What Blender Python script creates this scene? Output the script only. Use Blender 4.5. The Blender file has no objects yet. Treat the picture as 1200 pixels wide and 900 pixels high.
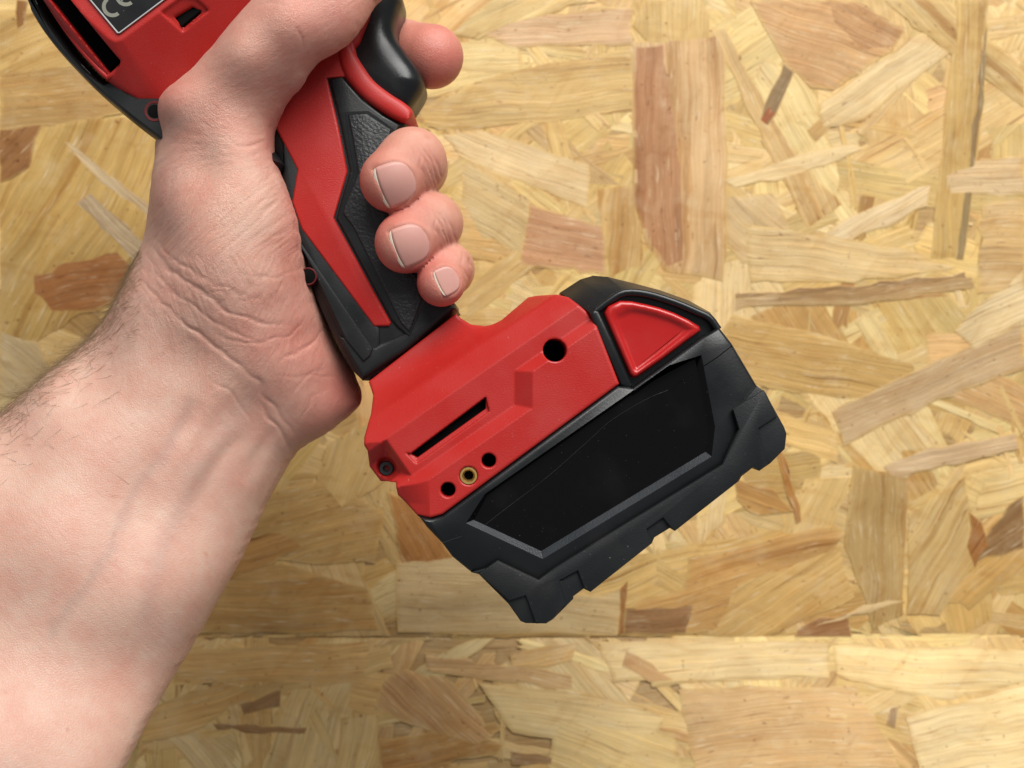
import bpy, bmesh, math, random
import numpy as np
from mathutils import Vector
from mathutils.bvhtree import BVHTree

random.seed(7)
rng = np.random.default_rng(11)
SC = bpy.context.scene
COL = SC.collection

# ------------------------------------------------------------------ camera
H = 340.0            # camera height above the drill's middle plane, mm
FPX = 1360.0         # focal length in photo pixels (photo is 1200 wide)
cam_d = bpy.data.cameras.new("camera")
cam = bpy.data.objects.new("camera", cam_d)
COL.objects.link(cam)
cam.location = (0, 0, H / 1000)
cam_d.sensor_width = 36.0
cam_d.lens = 36.0 * FPX / 1200.0
cam_d.clip_start = 0.005
cam_d.clip_end = 20.0
cam_d.dof.use_dof = True
cam_d.dof.focus_distance = 0.310
cam_d.dof.aperture_fstop = 18.0
SC.camera = cam

# ------------------------------------------------------------------ light
world = bpy.data.worlds.new("World")
SC.world = world
world.use_nodes = True
bg = world.node_tree.nodes["Background"]
bg.inputs[0].default_value = (0.90, 0.95, 1.0, 1)
bg.inputs[1].default_value = 0.25

def area(name, loc, target, sx, sy, power, col):
    d = bpy.data.lights.new(name, 'AREA')
    d.shape = 'RECTANGLE'; d.size = sx; d.size_y = sy
    d.energy = power; d.color = col
    o = bpy.data.objects.new(name, d)
    COL.objects.link(o)
    o.location = loc
    o.rotation_euler = (Vector(target) - Vector(loc)).to_track_quat('-Z', 'Y').to_euler()
    return o
area("window_light", (0.27, 0.86, 0.70), (0.02, 0.0, -0.05), 0.95, 0.75, 24.0, (1.0, 0.985, 0.95))

SC.view_settings.view_transform = 'Standard'
SC.view_settings.look = 'None'
SC.view_settings.exposure = 0.0
SC.view_settings.gamma = 1.0
SC.view_settings.use_curve_mapping = False

# ------------------------------------------------------------------ helpers
def U(px, py, z):                       # photo pixel measured at height z (mm) -> mm
    k = (H - z) / FPX
    return ((px - 600.0) * k, (450.0 - py) * k, z)

def UP(pts, z):
    return [U(x, y, z)[:2] for x, y in pts]

def smooth_poly(pts, n=4, closed=True):
    P = [np.array(p, float) for p in pts]; out = []
    m = len(P)
    rngi = range(m) if closed else range(m - 1)
    for i in rngi:
        if closed:
            p0, p1, p2, p3 = P[i - 1], P[i], P[(i + 1) % m], P[(i + 2) % m]
        else:
            p1, p2 = P[i], P[i + 1]
            p0 = P[i - 1] if i > 0 else 2 * p1 - p2
            p3 = P[i + 2] if i + 2 < m else 2 * p2 - p1
        for k in range(n):
            t = k / n
            out.append(0.5 * ((2 * p1) + (-p0 + p2) * t + (2 * p0 - 5 * p1 + 4 * p2 - p3) * t * t + (-p0 + 3 * p1 - 3 * p2 + p3) * t ** 3))
    if not closed:
        out.append(P[-1])
    return [tuple(p) for p in out]

def link(name, me, mats, parent=None, base=(0, 0, 0)):
    o = bpy.data.objects.new(name, me)
    COL.objects.link(o)
    for m in (mats if isinstance(mats, (list, tuple)) else [mats]):
        me.materials.append(m)
    if parent is not None:
        o.parent = parent
    return o

BASE = {}
def wloc(o):
    v = Vector((0, 0, 0))
    while o is not None:
        v += o.location; o = o.parent
    return v

def build(name, verts_mm, faces, mat, parent=None, smooth=35.0):
    """verts in world mm; stored relative to the parent's world location"""
    v = np.asarray(verts_mm, float) * 0.001
    off = wloc(parent) if parent is not None else Vector((0, 0, 0))
    v = v - np.array(off)
    me = bpy.data.meshes.new(name)
    me.from_pydata(v.tolist(), [], faces)
    bm = bmesh.new(); bm.from_mesh(me)
    bmesh.ops.recalc_face_normals(bm, faces=bm.faces)
    bm.to_mesh(me); bm.free()
    if smooth:
        me.polygons.foreach_set("use_smooth", [True] * len(me.polygons))
        me.set_sharp_from_angle(angle=math.radians(smooth))
    me.update()
    return link(name, me, mat, parent)

def area2(p):
    return 0.5 * sum(p[i - 1][0] * p[i][1] - p[i][0] * p[i - 1][1] for i in range(len(p)))

def inset(poly, d):
    """miter offset inwards by d (poly ccw)"""
    n = len(poly); out = []
    for i in range(n):
        p0 = np.array(poly[i - 1]); p1 = np.array(poly[i]); p2 = np.array(poly[(i + 1) % n])
        a = p1 - p0; b = p2 - p1
        a = a / (np.linalg.norm(a) + 1e-9); b = b / (np.linalg.norm(b) + 1e-9)
        na = np.array((-a[1], a[0])); nb = np.array((-b[1], b[0]))
        m = na + nb; l = np.linalg.norm(m)
        if l < 0.2:
            m = na; s = 1
        else:
            m = m / l; s = min(1.0 / max(m @ na, 0.35), 2.2)
        out.append(tuple(p1 + m * d * s))
    return out

def loft(name, rings, mat, parent, smooth=35.0, cap0=True, cap1=True):
    """rings: list of lists of (x,y,z) mm, equal counts"""
    n = len(rings[0]); V = [p for r in rings for p in r]; F = []
    for k in range(len(rings) - 1):
        for i in range(n):
            j = (i + 1) % n
            F.append((k * n + i, k * n + j, (k + 1) * n + j, (k + 1) * n + i))
    if cap0: F.append(tuple(range(n)))
    if cap1: F.append(tuple(range((len(rings) - 1) * n, len(rings) * n)))
    return build(name, V, F, mat, parent, smooth)

def prism(name, pts_px, zref, z0, z1, mat, parent, r=0.5, seg=3, both=False, smooth=35.0):
    """outline traced in pixels at height zref, extruded z0..z1 with rounded upper rim"""
    p = UP(pts_px, zref)
    if area2(p) < 0: p = p[::-1]
    rings = []
    if both:
        for k in range(seg + 1):
            a = math.pi / 2 * (1 - k / seg)
            q = inset(p, r * (1 - math.cos(a))) if r else p
            rings.append([(x, y, z0 + r * (1 - math.sin(a))) for x, y in q])
        rings = rings[::1]
    else:
        rings.append([(x, y, z0) for x, y in p])
    for k in range(seg + 1):
        a = math.pi / 2 * k / seg
        q = inset(p, r * (1 - math.cos(a)))
        rings.append([(x, y, z1 - r + r * math.sin(a)) for x, y in q])
    return loft(name, rings, mat, parent, smooth)

def tube(name, path, rad, mat, parent, seg=8, closed=False, squash=1.0):
    P = [np.array(p, float) for p in path]; n = len(P); V = []; F = []
    for i, p in enumerate(P):
        a = P[i - 1] if (i > 0 or closed) else p
        b = P[(i + 1) % n] if (i < n - 1 or closed) else p
        t = b - a; t /= np.linalg.norm(t) + 1e-9
        up = np.array((0, 0, 1.0)); s = np.cross(t, up); s /= np.linalg.norm(s) + 1e-9
        u = np.cross(s, t)
        r = rad[i] if hasattr(rad, '__len__') else rad
        for k in range(seg):
            an = 2 * math.pi * k / seg
            V.append(p + s * math.cos(an) * r + u * math.sin(an) * r * squash)
    m = n if closed else n - 1
    for i in range(m):
        for k in range(seg):
            a = i * seg + k; b = i * seg + (k + 1) % seg
            c = ((i + 1) % n) * seg + (k + 1) % seg; d = ((i + 1) % n) * seg + k
            F.append((a, b, c, d))
    if not closed:
        F.append(tuple(range(seg))); F.append(tuple(range((n - 1) * seg, n * seg)))
    return build(name, V, F, mat, parent, 60)

def lathe(name, cx, cy, prof, mat, parent, seg=28, smooth=35):
    """prof: list of (radius, z) in mm about a vertical axis at mm (cx, cy)"""
    rings = [[(cx + r * math.cos(2 * math.pi * k / seg), cy + r * math.sin(2 * math.pi * k / seg), z) for k in range(seg)] for r, z in prof]
    return loft(name, rings, mat, parent, smooth)

# ---- implicit surfaces
def poly_sdf(pts, X, Y):
    P = np.asarray(pts, float)
    d = np.full(X.shape, 1e18); s = np.zeros(X.shape, bool)
    n = len(P)
    for i in range(n):
        ax, ay = P[i - 1]; bx, by = P[i]
        ex, ey = bx - ax, by - ay
        wx, wy = X - ax, Y - ay
        t = np.clip((wx * ex + wy * ey) / (ex * ex + ey * ey + 1e-12), 0, 1)
        d = np.minimum(d, (wx - ex * t) ** 2 + (wy - ey * t) ** 2)
        c = ((ay <= Y) & (by > Y)) | ((by <= Y) & (ay > Y))
        if ey != 0:
            s ^= c & (X < ax + (Y - ay) / ey * ex)
    d = np.sqrt(d)
    return np.where(s, -d, d)

def line_dist(pts, X, Y):
    P = np.asarray(pts, float); d = np.full(X.shape, 1e18)
    for i in range(1, len(P)):
        ax, ay = P[i - 1]; ex, ey = P[i] - P[i - 1]
        wx, wy = X - ax, Y - ay
        t = np.clip((wx * ex + wy * ey) / (ex * ex + ey * ey + 1e-12), 0, 1)
        d = np.minimum(d, (wx - ex * t) ** 2 + (wy - ey * t) ** 2)
    return np.sqrt(d)

def smax(a, b, k):
    h = np.clip(0.5 + 0.5 * (a - b) / k, 0, 1)
    return b * (1 - h) + a * h + k * h * (1 - h)
def smin(a, b, k):
    h = np.clip(0.5 + 0.5 * (b - a) / k, 0, 1)
    return b * (1 - h) + a * h - k * h * (1 - h)

def surface_nets(F, org, h):
    F = F.astype(np.float32)
    S = F < 0
    nx, ny, nz = F.shape
    cnt = np.zeros((nx - 1, ny - 1, nz - 1), np.int8)
    for dx in (0, 1):
        for dy in (0, 1):
            for dz in (0, 1):
                cnt += S[dx:nx - 1 + dx, dy:ny - 1 + dy, dz:nz - 1 + dz]
    act = (cnt > 0) & (cnt < 8)
    I, J, K = np.nonzero(act)
    idx = np.full(act.shape, -1, np.int32)
    idx[I, J, K] = np.arange(len(I))
    acc = np.zeros((len(I), 3)); num = np.zeros(len(I))
    cs = [(a, b, c) for a in (0, 1) for b in (0, 1) for c in (0, 1)]
    for a in cs:
        for ax in range(3):
            if a[ax]: continue
            b = list(a); b[ax] = 1
            fa = F[I + a[0], J + a[1], K + a[2]]; fb = F[I + b[0], J + b[1], K + b[2]]
            m = (fa < 0) != (fb < 0)
            t = np.where(m, fa / np.where(m, fa - fb, 1), 0)
            p = np.tile(np.array(a, float), (len(I), 1)); p[:, ax] += t
            acc[m] += p[m]; num[m] += 1
    V = acc / num[:, None] + np.stack([I, J, K], 1)
    V = V * h + np.array(org)
    quads = []
    for ax in range(3):
        sl0 = [slice(None)] * 3; sl1 = [slice(None)] * 3
        sl0[ax] = slice(0, -1); sl1[ax] = slice(1, None)
        o1, o2 = (ax + 1) % 3, (ax + 2) % 3
        m = S[tuple(sl0)] != S[tuple(sl1)]
        E = np.array(np.nonzero(m)).T
        ok = (E[:, o1] > 0) & (E[:, o2] > 0) & (E[:, o1] < F.shape[o1] - 1) & (E[:, o2] < F.shape[o2] - 1)
        E = E[ok]
        flip = S[E[:, 0], E[:, 1], E[:, 2]]
        def cell(d1, d2):
            C = E.copy(); C[:, o1] += d1; C[:, o2] += d2
            return idx[C[:, 0], C[:, 1], C[:, 2]]
        q = np.stack([cell(-1, -1), cell(0, -1), cell(0, 0), cell(-1, 0)], 1)
        q[~flip] = q[~flip][:, ::-1]
        quads.append(q)
    return V, np.concatenate(quads)

def mesh_np(name, V_mm, Q, off=(0, 0, 0)):
    me = bpy.data.meshes.new(name)
    V = (np.asarray(V_mm) * 0.001 - np.array(off)).astype(np.float32)
    me.vertices.add(len(V)); me.vertices.foreach_set("co", V.ravel())
    n = len(Q)
    me.loops.add(n * 4); me.loops.foreach_set("vertex_index", Q.astype(np.int32).ravel())
    me.polygons.add(n)
    me.polygons.foreach_set("loop_start", np.arange(0, n * 4, 4, dtype=np.int32))
    me.update(calc_edges=True); me.validate()
    me.polygons.foreach_set("use_smooth", np.ones(n, bool))
    return me

def net_object(name, F, org, h, mat, parent, sharp=None):
    V, Q = surface_nets(F, org, h)
    me = mesh_np(name, V, Q, wloc(parent) if parent else (0, 0, 0))
    if sharp: me.set_sharp_from_angle(angle=math.radians(sharp))
    return link(name, me, mat, parent)

def vnoise(x, y, seed=0):
    """2D value noise 0..1"""
    r = np.random.default_rng(seed).random((256, 256))
    xi = np.floor(x).astype(int); yi = np.floor(y).astype(int)
    fx = x - xi; fy = y - yi
    fx = fx * fx * (3 - 2 * fx); fy = fy * fy * (3 - 2 * fy)
    a = r[xi % 256, yi % 256]; b = r[(xi + 1) % 256, yi % 256]
    c = r[xi % 256, (yi + 1) % 256]; d = r[(xi + 1) % 256, (yi + 1) % 256]
    return (a * (1 - fx) + b * fx) * (1 - fy) + (c * (1 - fx) + d * fx) * fy

# ------------------------------------------------------------------ materials
def new_mat(name):
    m = bpy.data.materials.new(name); m.use_nodes = True
    nt = m.node_tree
    return m, nt, nt.nodes["Principled BSDF"]

def nd(nt, typ, **kw):
    n = nt.nodes.new(typ)
    for k, v in kw.items():
        if k in n.inputs: n.inputs[k].default_value = v
        else: setattr(n, k, v)
    return n

def plastic(name, col, rough, bump_scale=2500, bump=0.1, spec=0.5, dust=0.0, mottled=0.12, scratch=0.0):
    m, nt, b = new_mat(name)
    L = nt.links.new
    tc = nd(nt, 'ShaderNodeTexCoord')
    no = nd(nt, 'ShaderNodeTexNoise'); no.inputs['Scale'].default_value = bump_scale; no.inputs['Detail'].default_value = 3
    L(tc.outputs['Object'], no.inputs['Vector'])
    bp = nd(nt, 'ShaderNodeBump'); bp.inputs['Strength'].default_value = bump; bp.inputs['Distance'].default_value = 0.0003
    L(no.outputs['Fac'], bp.inputs['Height']); L(bp.outputs['Normal'], b.inputs['Normal'])
    # worn / handled patches: uneven gloss
    n2 = nd(nt, 'ShaderNodeTexNoise'); n2.inputs['Scale'].default_value = 90; n2.inputs['Detail'].default_value = 5
    L(tc.outputs['Object'], n2.inputs['Vector'])
    mr = nd(nt, 'ShaderNodeMapRange'); mr.inputs['To Min'].default_value = rough - mottled; mr.inputs['To Max'].default_value = rough + mottled
    mr.inputs['From Min'].default_value = 0.3; mr.inputs['From Max'].default_value = 0.7
    L(n2.outputs['Fac'], mr.inputs['Value']); L(mr.outputs['Result'], b.inputs['Roughness'])
    base = nd(nt, 'ShaderNodeRGB'); base.outputs[0].default_value = (*col, 1)
    out = base.outputs[0]
    if dust > 0:     # specks of pale dust
        vo = nd(nt, 'ShaderNodeTexNoise'); vo.inputs['Scale'].default_value = 1500; vo.inputs['Detail'].default_value = 1
        L(tc.outputs['Object'], vo.inputs['Vector'])
        m2 = nd(nt, 'ShaderNodeMapRange'); m2.inputs['From Min'].default_value = 0.76; m2.inputs['From Max'].default_value = 0.82
        m2.inputs['To Max'].default_value = dust
        L(vo.outputs['Fac'], m2.inputs['Value'])
        n3 = nd(nt, 'ShaderNodeTexNoise'); n3.inputs['Scale'].default_value = 60; n3.inputs['Detail'].default_value = 6
        L(tc.outputs['Object'], n3.inputs['Vector'])
        m3 = nd(nt, 'ShaderNodeMapRange'); m3.inputs['From Min'].default_value = 0.52; m3.inputs['From Max'].default_value = 0.75
        m3.inputs['To Max'].default_value = dust * 0.10
        L(n3.outputs['Fac'], m3.inputs['Value'])
        ad = nd(nt, 'ShaderNodeMath', operation='ADD'); L(m2.outputs[0], ad.inputs[0]); L(m3.outputs[0], ad.inputs[1])
        mx = nd(nt, 'ShaderNodeMixRGB'); L(ad.outputs[0], mx.inputs[0]); L(out, mx.inputs[1]); mx.inputs[2].default_value = (0.45, 0.40, 0.36, 1)
        out = mx.outputs[0]
    L(out, b.inputs['Base Color'])
    b.inputs['Specular IOR Level'].default_value = spec
    return m

M = {}
M['red'] = plastic('red_plastic', (0.41, 0.015, 0.0115), 0.46, 3000, 0.26, 0.45, 0.3)
M['red_shaded'] = plastic('red_plastic_shaded', (0.09, 0.006, 0.006), 0.5, 2600, 0.2, 0.3)  # same red plastic, darkened: shade put into the colour of the rings
M['red_gloss'] = plastic('red_gloss_plastic', (0.40, 0.009, 0.008), 0.27, 900, 0.05, 0.5, 0.25, 0.05)
M['black'] = plastic('black_plastic', (0.007, 0.0078, 0.0085), 0.45, 2600, 0.16, 0.4, 0.16)
M['black_satin'] = plastic('black_satin_plastic', (0.005, 0.0057, 0.0065), 0.33, 1800, 0.08, 0.45, 0.14, 0.08)
M['rubber'] = plastic('black_rubber', (0.0105, 0.0115, 0.0125), 0.52, 3000, 0.25, 0.32, 0.3)
M['texture'] = plastic('grained_rubber', (0.013, 0.014, 0.015), 0.48, 1150, 1.0, 0.5, 0.1)
M['gloss'] = plastic('gloss_black', (0.003, 0.0026, 0.003), 0.12, 700, 0.02, 0.22, 0.10, 0.06)
M['bezel'] = plastic('bezel_grained', (0.018, 0.021, 0.025), 0.45, 2400, 0.3, 0.45, 0.2)
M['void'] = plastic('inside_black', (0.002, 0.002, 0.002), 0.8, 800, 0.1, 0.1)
M['label'] = plastic('label_black', (0.012, 0.012, 0.013), 0.35, 1500, 0.06, 0.5, 0.2)
M['silver'] = plastic('label_silver', (0.45, 0.45, 0.44), 0.35, 2000, 0.05, 0.6)
M['print'] = plastic('label_print', (0.20, 0.20, 0.16), 0.5, 2000, 0.05)
M['steel'] = plastic('dark_screw', (0.02, 0.02, 0.022), 0.35, 2000, 0.1, 0.6)
m, nt, b = new_mat('brass'); M['brass'] = m
b.inputs['Base Color'].default_value = (0.80, 0.56, 0.20, 1); b.inputs['Metallic'].default_value = 1; b.inputs['Roughness'].default_value = 0.42

# skin
def skin_mat():
    m, nt, b = new_mat('skin'); L = nt.links.new
    tc = nd(nt, 'ShaderNodeTexCoord')
    at = nd(nt, 'ShaderNodeAttribute'); at.attribute_name = 'tint'
    n1 = nd(nt, 'ShaderNodeTexNoise'); n1.inputs['Scale'].default_value = 95; n1.inputs['Detail'].default_value = 7; n1.inputs['Roughness'].default_value = 0.65
    L(tc.outputs['Object'], n1.inputs['Vector'])
    mr = nd(nt, 'ShaderNodeMapRange'); mr.inputs['From Min'].default_value = 0.3; mr.inputs['From Max'].default_value = 0.7
    mr.inputs['To Min'].default_value = 0.0; mr.inputs['To Max'].default_value = 1.0
    L(n1.outputs['Fac'], mr.inputs['Value'])
    mx = nd(nt, 'ShaderNodeMixRGB', blend_type='MULTIPLY'); mx.inputs[0].default_value = 1.0
    rp = nd(nt, 'ShaderNodeValToRGB')
    rp.color_ramp.elements[0].color = (0.94, 0.76, 0.74, 1); rp.color_ramp.elements[1].color = (1.03, 1.06, 1.06, 1)
    L(mr.outputs[0], rp.inputs[0]); L(at.outputs['Color'], mx.inputs[1]); L(rp.outputs[0], mx.inputs[2])
    # tiny freckles
    n4 = nd(nt, 'ShaderNodeTexNoise'); n4.inputs['Scale'].default_value = 260; n4.inputs['Detail'].default_value = 1
    L(tc.outputs['Object'], n4.inputs['Vector'])
    m4 = nd(nt, 'ShaderNodeMapRange'); m4.inputs['From Min'].default_value = 0.73; m4.inputs['From Max'].default_value = 0.80; m4.inputs['To Max'].default_value = 0.3
    L(n4.outputs['Fac'], m4.inputs['Value'])
    mf = nd(nt, 'ShaderNodeMixRGB'); L(m4.outputs[0], mf.inputs[0]); L(mx.outputs[0], mf.inputs[1]); mf.inputs[2].default_value = (0.42, 0.17, 0.11, 1)
    L(mf.outputs[0], b.inputs['Base Color'])
    b.inputs['Roughness'].default_value = 0.40
    b.inputs['Specular IOR Level'].default_value = 0.42
    b.inputs['Subsurface Weight'].default_value = 0.22
    b.inputs['Subsurface Radius'].default_value = (1.0, 0.32, 0.2)
    b.inputs['Subsurface Scale'].default_value = 0.0022
    # pores and the little diamond cells of skin
    vo = nd(nt, 'ShaderNodeTexVoronoi', feature='DISTANCE_TO_EDGE'); vo.inputs['Scale'].default_value = 1500
    L(tc.outputs['Object'], vo.inputs['Vector'])
    vm = nd(nt, 'ShaderNodeMapRange'); vm.inputs['From Max'].default_value = 0.18
    L(vo.outputs['Distance'], vm.inputs['Value'])
    n2 = nd(nt, 'ShaderNodeTexNoise'); n2.inputs['Scale'].default_value = 1900; n2.inputs['Detail'].default_value = 4
    L(tc.outputs['Object'], n2.inputs['Vector'])
    ad = nd(nt, 'ShaderNodeMath', operation='ADD'); L(vm.outputs[0], ad.inputs[0]); L(n2.outputs['Fac'], ad.inputs[1])
    hf = nd(nt, 'ShaderNodeMath', operation='MULTIPLY'); L(ad.outputs[0], hf.inputs[0]); hf.inputs[1].default_value = 0.55; ad = hf
    # fine creases that run with the fold direction of the skin
    fd = nd(nt, 'ShaderNodeAttribute'); fd.attribute_name = 'fold'
    fs = nd(nt, 'ShaderNodeAttribute'); fs.attribute_name = 'fold_amount'
    for sx, sy, am in ((0.055, 0.42, 2.6), (0.12, 0.9, 1.5), (0.40, 0.16, 1.4)):
        mp = nd(nt, 'ShaderNodeVectorMath', operation='MULTIPLY'); L(fd.outputs['Vector'], mp.inputs[0]); mp.inputs[1].default_value = (sx, sy, 1)
        nn = nd(nt, 'ShaderNodeTexNoise'); nn.inputs['Scale'].default_value = 1; nn.inputs['Detail'].default_value = 3; nn.inputs['Distortion'].default_value = 0.6
        L(mp.outputs[0], nn.inputs['Vector'])
        a1 = nd(nt, 'ShaderNodeMath', operation='SUBTRACT'); L(nn.outputs['Fac'], a1.inputs[0]); a1.inputs[1].default_value = 0.5
        a2 = nd(nt, 'ShaderNodeMath', operation='ABSOLUTE'); L(a1.outputs[0], a2.inputs[0])
        a3 = nd(nt, 'ShaderNodeMapRange'); L(a2.outputs[0], a3.inputs['Value']); a3.inputs['From Max'].default_value = 0.09; a3.inputs['To Max'].default_value = am
        a4 = nd(nt, 'ShaderNodeMath', operation='MULTIPLY'); L(a3.outputs[0], a4.inputs[0]); L(fs.outputs['Fac'], a4.inputs[1])
        a5 = nd(nt, 'ShaderNodeMath', operation='ADD'); L(ad.outputs[0], a5.inputs[0]); L(a4.outputs[0], a5.inputs[1]); ad = a5
    bp = nd(nt, 'ShaderNodeBump'); bp.inputs['Strength'].default_value = 0.32; bp.inputs['Distance'].default_value = 0.0003
    L(ad.outputs[0], bp.inputs['Height']); L(bp.outputs['Normal'], b.inputs['Normal'])
    return m
M['skin'] = skin_mat()
def simple(name, col, rough, sss=0):
    m, nt, b = new_mat(name)
    b.inputs['Base Color'].default_value = (*col, 1); b.inputs['Roughness'].default_value = rough
    if sss:
        b.inputs['Subsurface Weight'].default_value = sss; b.inputs['Subsurface Radius'].default_value = (1, .4, .3); b.inputs['Subsurface Scale'].default_value = 0.002
    return m
M['nail'] = simple('nail', (0.58, 0.285, 0.24), 0.48, 0.3)
M['nail_tip'] = simple('nail_free_edge', (0.64, 0.52, 0.41), 0.5, 0.2)
M['hair'] = simple('hair', (0.20, 0.13, 0.065), 0.4)

def wood_mat():
    m, nt, b = new_mat('strand_wood'); L = nt.links.new
    uv = nd(nt, 'ShaderNodeUVMap'); uv.uv_map = 'grain'
    at = nd(nt, 'ShaderNodeAttribute'); at.attribute_name = 'tint'
    ring = nd(nt, 'ShaderNodeAttribute'); ring.attribute_name = 'ring'
    # warp so that the grain wanders
    wn = nd(nt, 'ShaderNodeTexNoise'); wn.inputs['Scale'].default_value = 14; wn.inputs['Detail'].default_value = 3
    L(uv.outputs[0], wn.inputs['Vector'])
    sub = nd(nt, 'ShaderNodeVectorMath', operation='SUBTRACT'); L(wn.outputs['Color'], sub.inputs[0]); sub.inputs[1].default_value = (0.5, 0.5, 0.5)
    sc = nd(nt, 'ShaderNodeVectorMath', operation='MULTIPLY'); L(sub.outputs[0], sc.inputs[0]); sc.inputs[1].default_value = (0.004, 0.014, 0)
    ad = nd(nt, 'ShaderNodeVectorMath', operation='ADD'); L(uv.outputs[0], ad.inputs[0]); L(sc.outputs[0], ad.inputs[1])
    def stretch(sx, sy, det, rough=0.6):
        mp = nd(nt, 'ShaderNodeVectorMath', operation='MULTIPLY'); L(ad.outputs[0], mp.inputs[0]); mp.inputs[1].default_value = (sx, sy, 1)
        n = nd(nt, 'ShaderNodeTexNoise'); n.inputs['Scale'].default_value = 1; n.inputs['Detail'].default_value = det; n.inputs['Roughness'].default_value = rough
        L(mp.outputs[0], n.inputs['Vector']); return n
    fib = stretch(28, 1500, 4)          # fine fibres
    band = stretch(7, 170, 3, 0.55)     # early / late wood bands
    big = stretch(18, 40, 4)            # blotches
    def rng_(n, a, c, lo, hi):
        r = nd(nt, 'ShaderNodeMapRange'); r.inputs['From Min'].default_value = a; r.inputs['From Max'].default_value = c
        r.inputs['To Min'].default_value = lo; r.inputs['To Max'].default_value = hi
        L(n.outputs['Fac'], r.inputs['Value']); return r
    f1 = rng_(fib, 0.3, 0.7, 0.80, 1.10)
    f3 = rng_(big, 0.3, 0.7, 0.82, 1.10)
    mid = stretch(10, 430, 3, 0.6)       # coarser streaks along the grain
    f6 = rng_(mid, 0.34, 0.66, 0.89, 1.06)
    mu0 = nd(nt, 'ShaderNodeMath', operation='MULTIPLY'); L(f1.outputs[0], mu0.inputs[0]); L(f3.outputs[0], mu0.inputs[1])
    mu = nd(nt, 'ShaderNodeMath', operation='MULTIPLY'); L(mu0.outputs[0], mu.inputs[0]); L(f6.outputs[0], mu.inputs[1])
    c0 = nd(nt, 'ShaderNodeMixRGB', blend_type='MULTIPLY'); c0.inputs[0].default_value = 1
    L(at.outputs['Color'], c0.inputs[1]); L(mu.outputs[0], c0.inputs[2])
    # ring bands tint towards orange-brown
    f2 = rng_(band, 0.50, 0.66, 0.0, 1.0)
    rm = nd(nt, 'ShaderNodeMath', operation='MULTIPLY'); L(f2.outputs[0], rm.inputs[0]); L(ring.outputs['Fac'], rm.inputs[1])
    c1 = nd(nt, 'ShaderNodeMixRGB', blend_type='MULTIPLY'); L(rm.outputs[0], c1.inputs[0]); L(c0.outputs[0], c1.inputs[1]); c1.inputs[2].default_value = (0.68, 0.52, 0.33, 1)
    # resin flecks
    fl = stretch(120, 420, 2)
    f4 = rng_(fl, 0.67, 0.75, 0.0, 0.75)
    c2 = nd(nt, 'ShaderNodeMixRGB', blend_type='MULTIPLY'); L(f4.outputs[0], c2.inputs[0]); L(c1.outputs[0], c2.inputs[1]); c2.inputs[2].default_value = (0.42, 0.27, 0.15, 1)
    tc = nd(nt, 'ShaderNodeTexCoord')
    def blot(scale, det, a, c, lo, hi):
        n = nd(nt, 'ShaderNodeTexNoise'); n.inputs['Scale'].default_value = scale; n.inputs['Detail'].default_value = det; n.inputs['Roughness'].default_value = 0.62
        L(tc.outputs['Object'], n.inputs['Vector']); return rng_(n, a, c, lo, hi)
    s1 = blot(45, 7, 0.38, 0.66, 0.0, 0.42)
    c3 = nd(nt, 'ShaderNodeMixRGB', blend_type='MULTIPLY'); L(s1.outputs[0], c3.inputs[0]); L(c2.outputs[0], c3.inputs[1]); c3.inputs[2].default_value = (0.80, 0.68, 0.50, 1)
    s2 = blot(70, 9, 0.52, 0.74, 0.0, 0.30)
    c4 = nd(nt, 'ShaderNodeMixRGB', blend_type='MIX'); L(s2.outputs[0], c4.inputs[0]); L(c3.outputs[0], c4.inputs[1]); c4.inputs[2].default_value = (0.66, 0.51, 0.31, 1)
    # dark fibre streaks and torn checks
    ck = stretch(22, 620, 3, 0.5)
    f5 = rng_(ck, 0.63, 0.72, 0.0, 0.8)
    c5 = nd(nt, 'ShaderNodeMixRGB', blend_type='MULTIPLY'); L(f5.outputs[0], c5.inputs[0]); L(c4.outputs[0], c5.inputs[1]); c5.inputs[2].default_value = (0.50, 0.36, 0.22, 1)
    # strand ends, splinters and fibres pressed across neighbouring strands
    cur = c5.outputs[0]
    for ang, sx, sy, a, c_, am, colr in ((0.2, 34, 150, .56, .66, .34, (0.80, 0.66, 0.46)), (-0.9, 40, 170, .58, .66, .26, (0.78, 0.63, 0.43))):
        vr = nd(nt, 'ShaderNodeVectorRotate', rotation_type='Z_AXIS'); vr.inputs['Angle'].default_value = ang; L(tc.outputs['Object'], vr.inputs['Vector'])
        mp = nd(nt, 'ShaderNodeVectorMath', operation='MULTIPLY'); L(vr.outputs[0], mp.inputs[0]); mp.inputs[1].default_value = (sx, sy, 1)
        n = nd(nt, 'ShaderNodeTexNoise'); n.inputs['Scale'].default_value = 1; n.inputs['Detail'].default_value = 4; n.inputs['Roughness'].default_value = 0.5; n.inputs['Distortion'].default_value = 0.25
        L(mp.outputs[0], n.inputs['Vector'])
        rr = rng_(n, a, c_, 0, am)
        mm = nd(nt, 'ShaderNodeMixRGB', blend_type='MULTIPLY'); L(rr.outputs[0], mm.inputs[0]); L(cur, mm.inputs[1]); mm.inputs[2].default_value = (*colr, 1); cur = mm.outputs[0]
    # pale torn fibres lying along the grain
    tf = stretch(75, 1000, 3, 0.6)
    f7 = rng_(tf, 0.60, 0.70, 0.0, 0.55)
    mm = nd(nt, 'ShaderNodeMixRGB'); L(f7.outputs[0], mm.inputs[0]); L(cur, mm.inputs[1]); mm.inputs[2].default_value = (0.76, 0.62, 0.40, 1); cur = mm.outputs[0]
    # resin specks and small dark pits
    pt = blot(420, 3, 0.665, 0.72, 0.0, 0.8)
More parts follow.
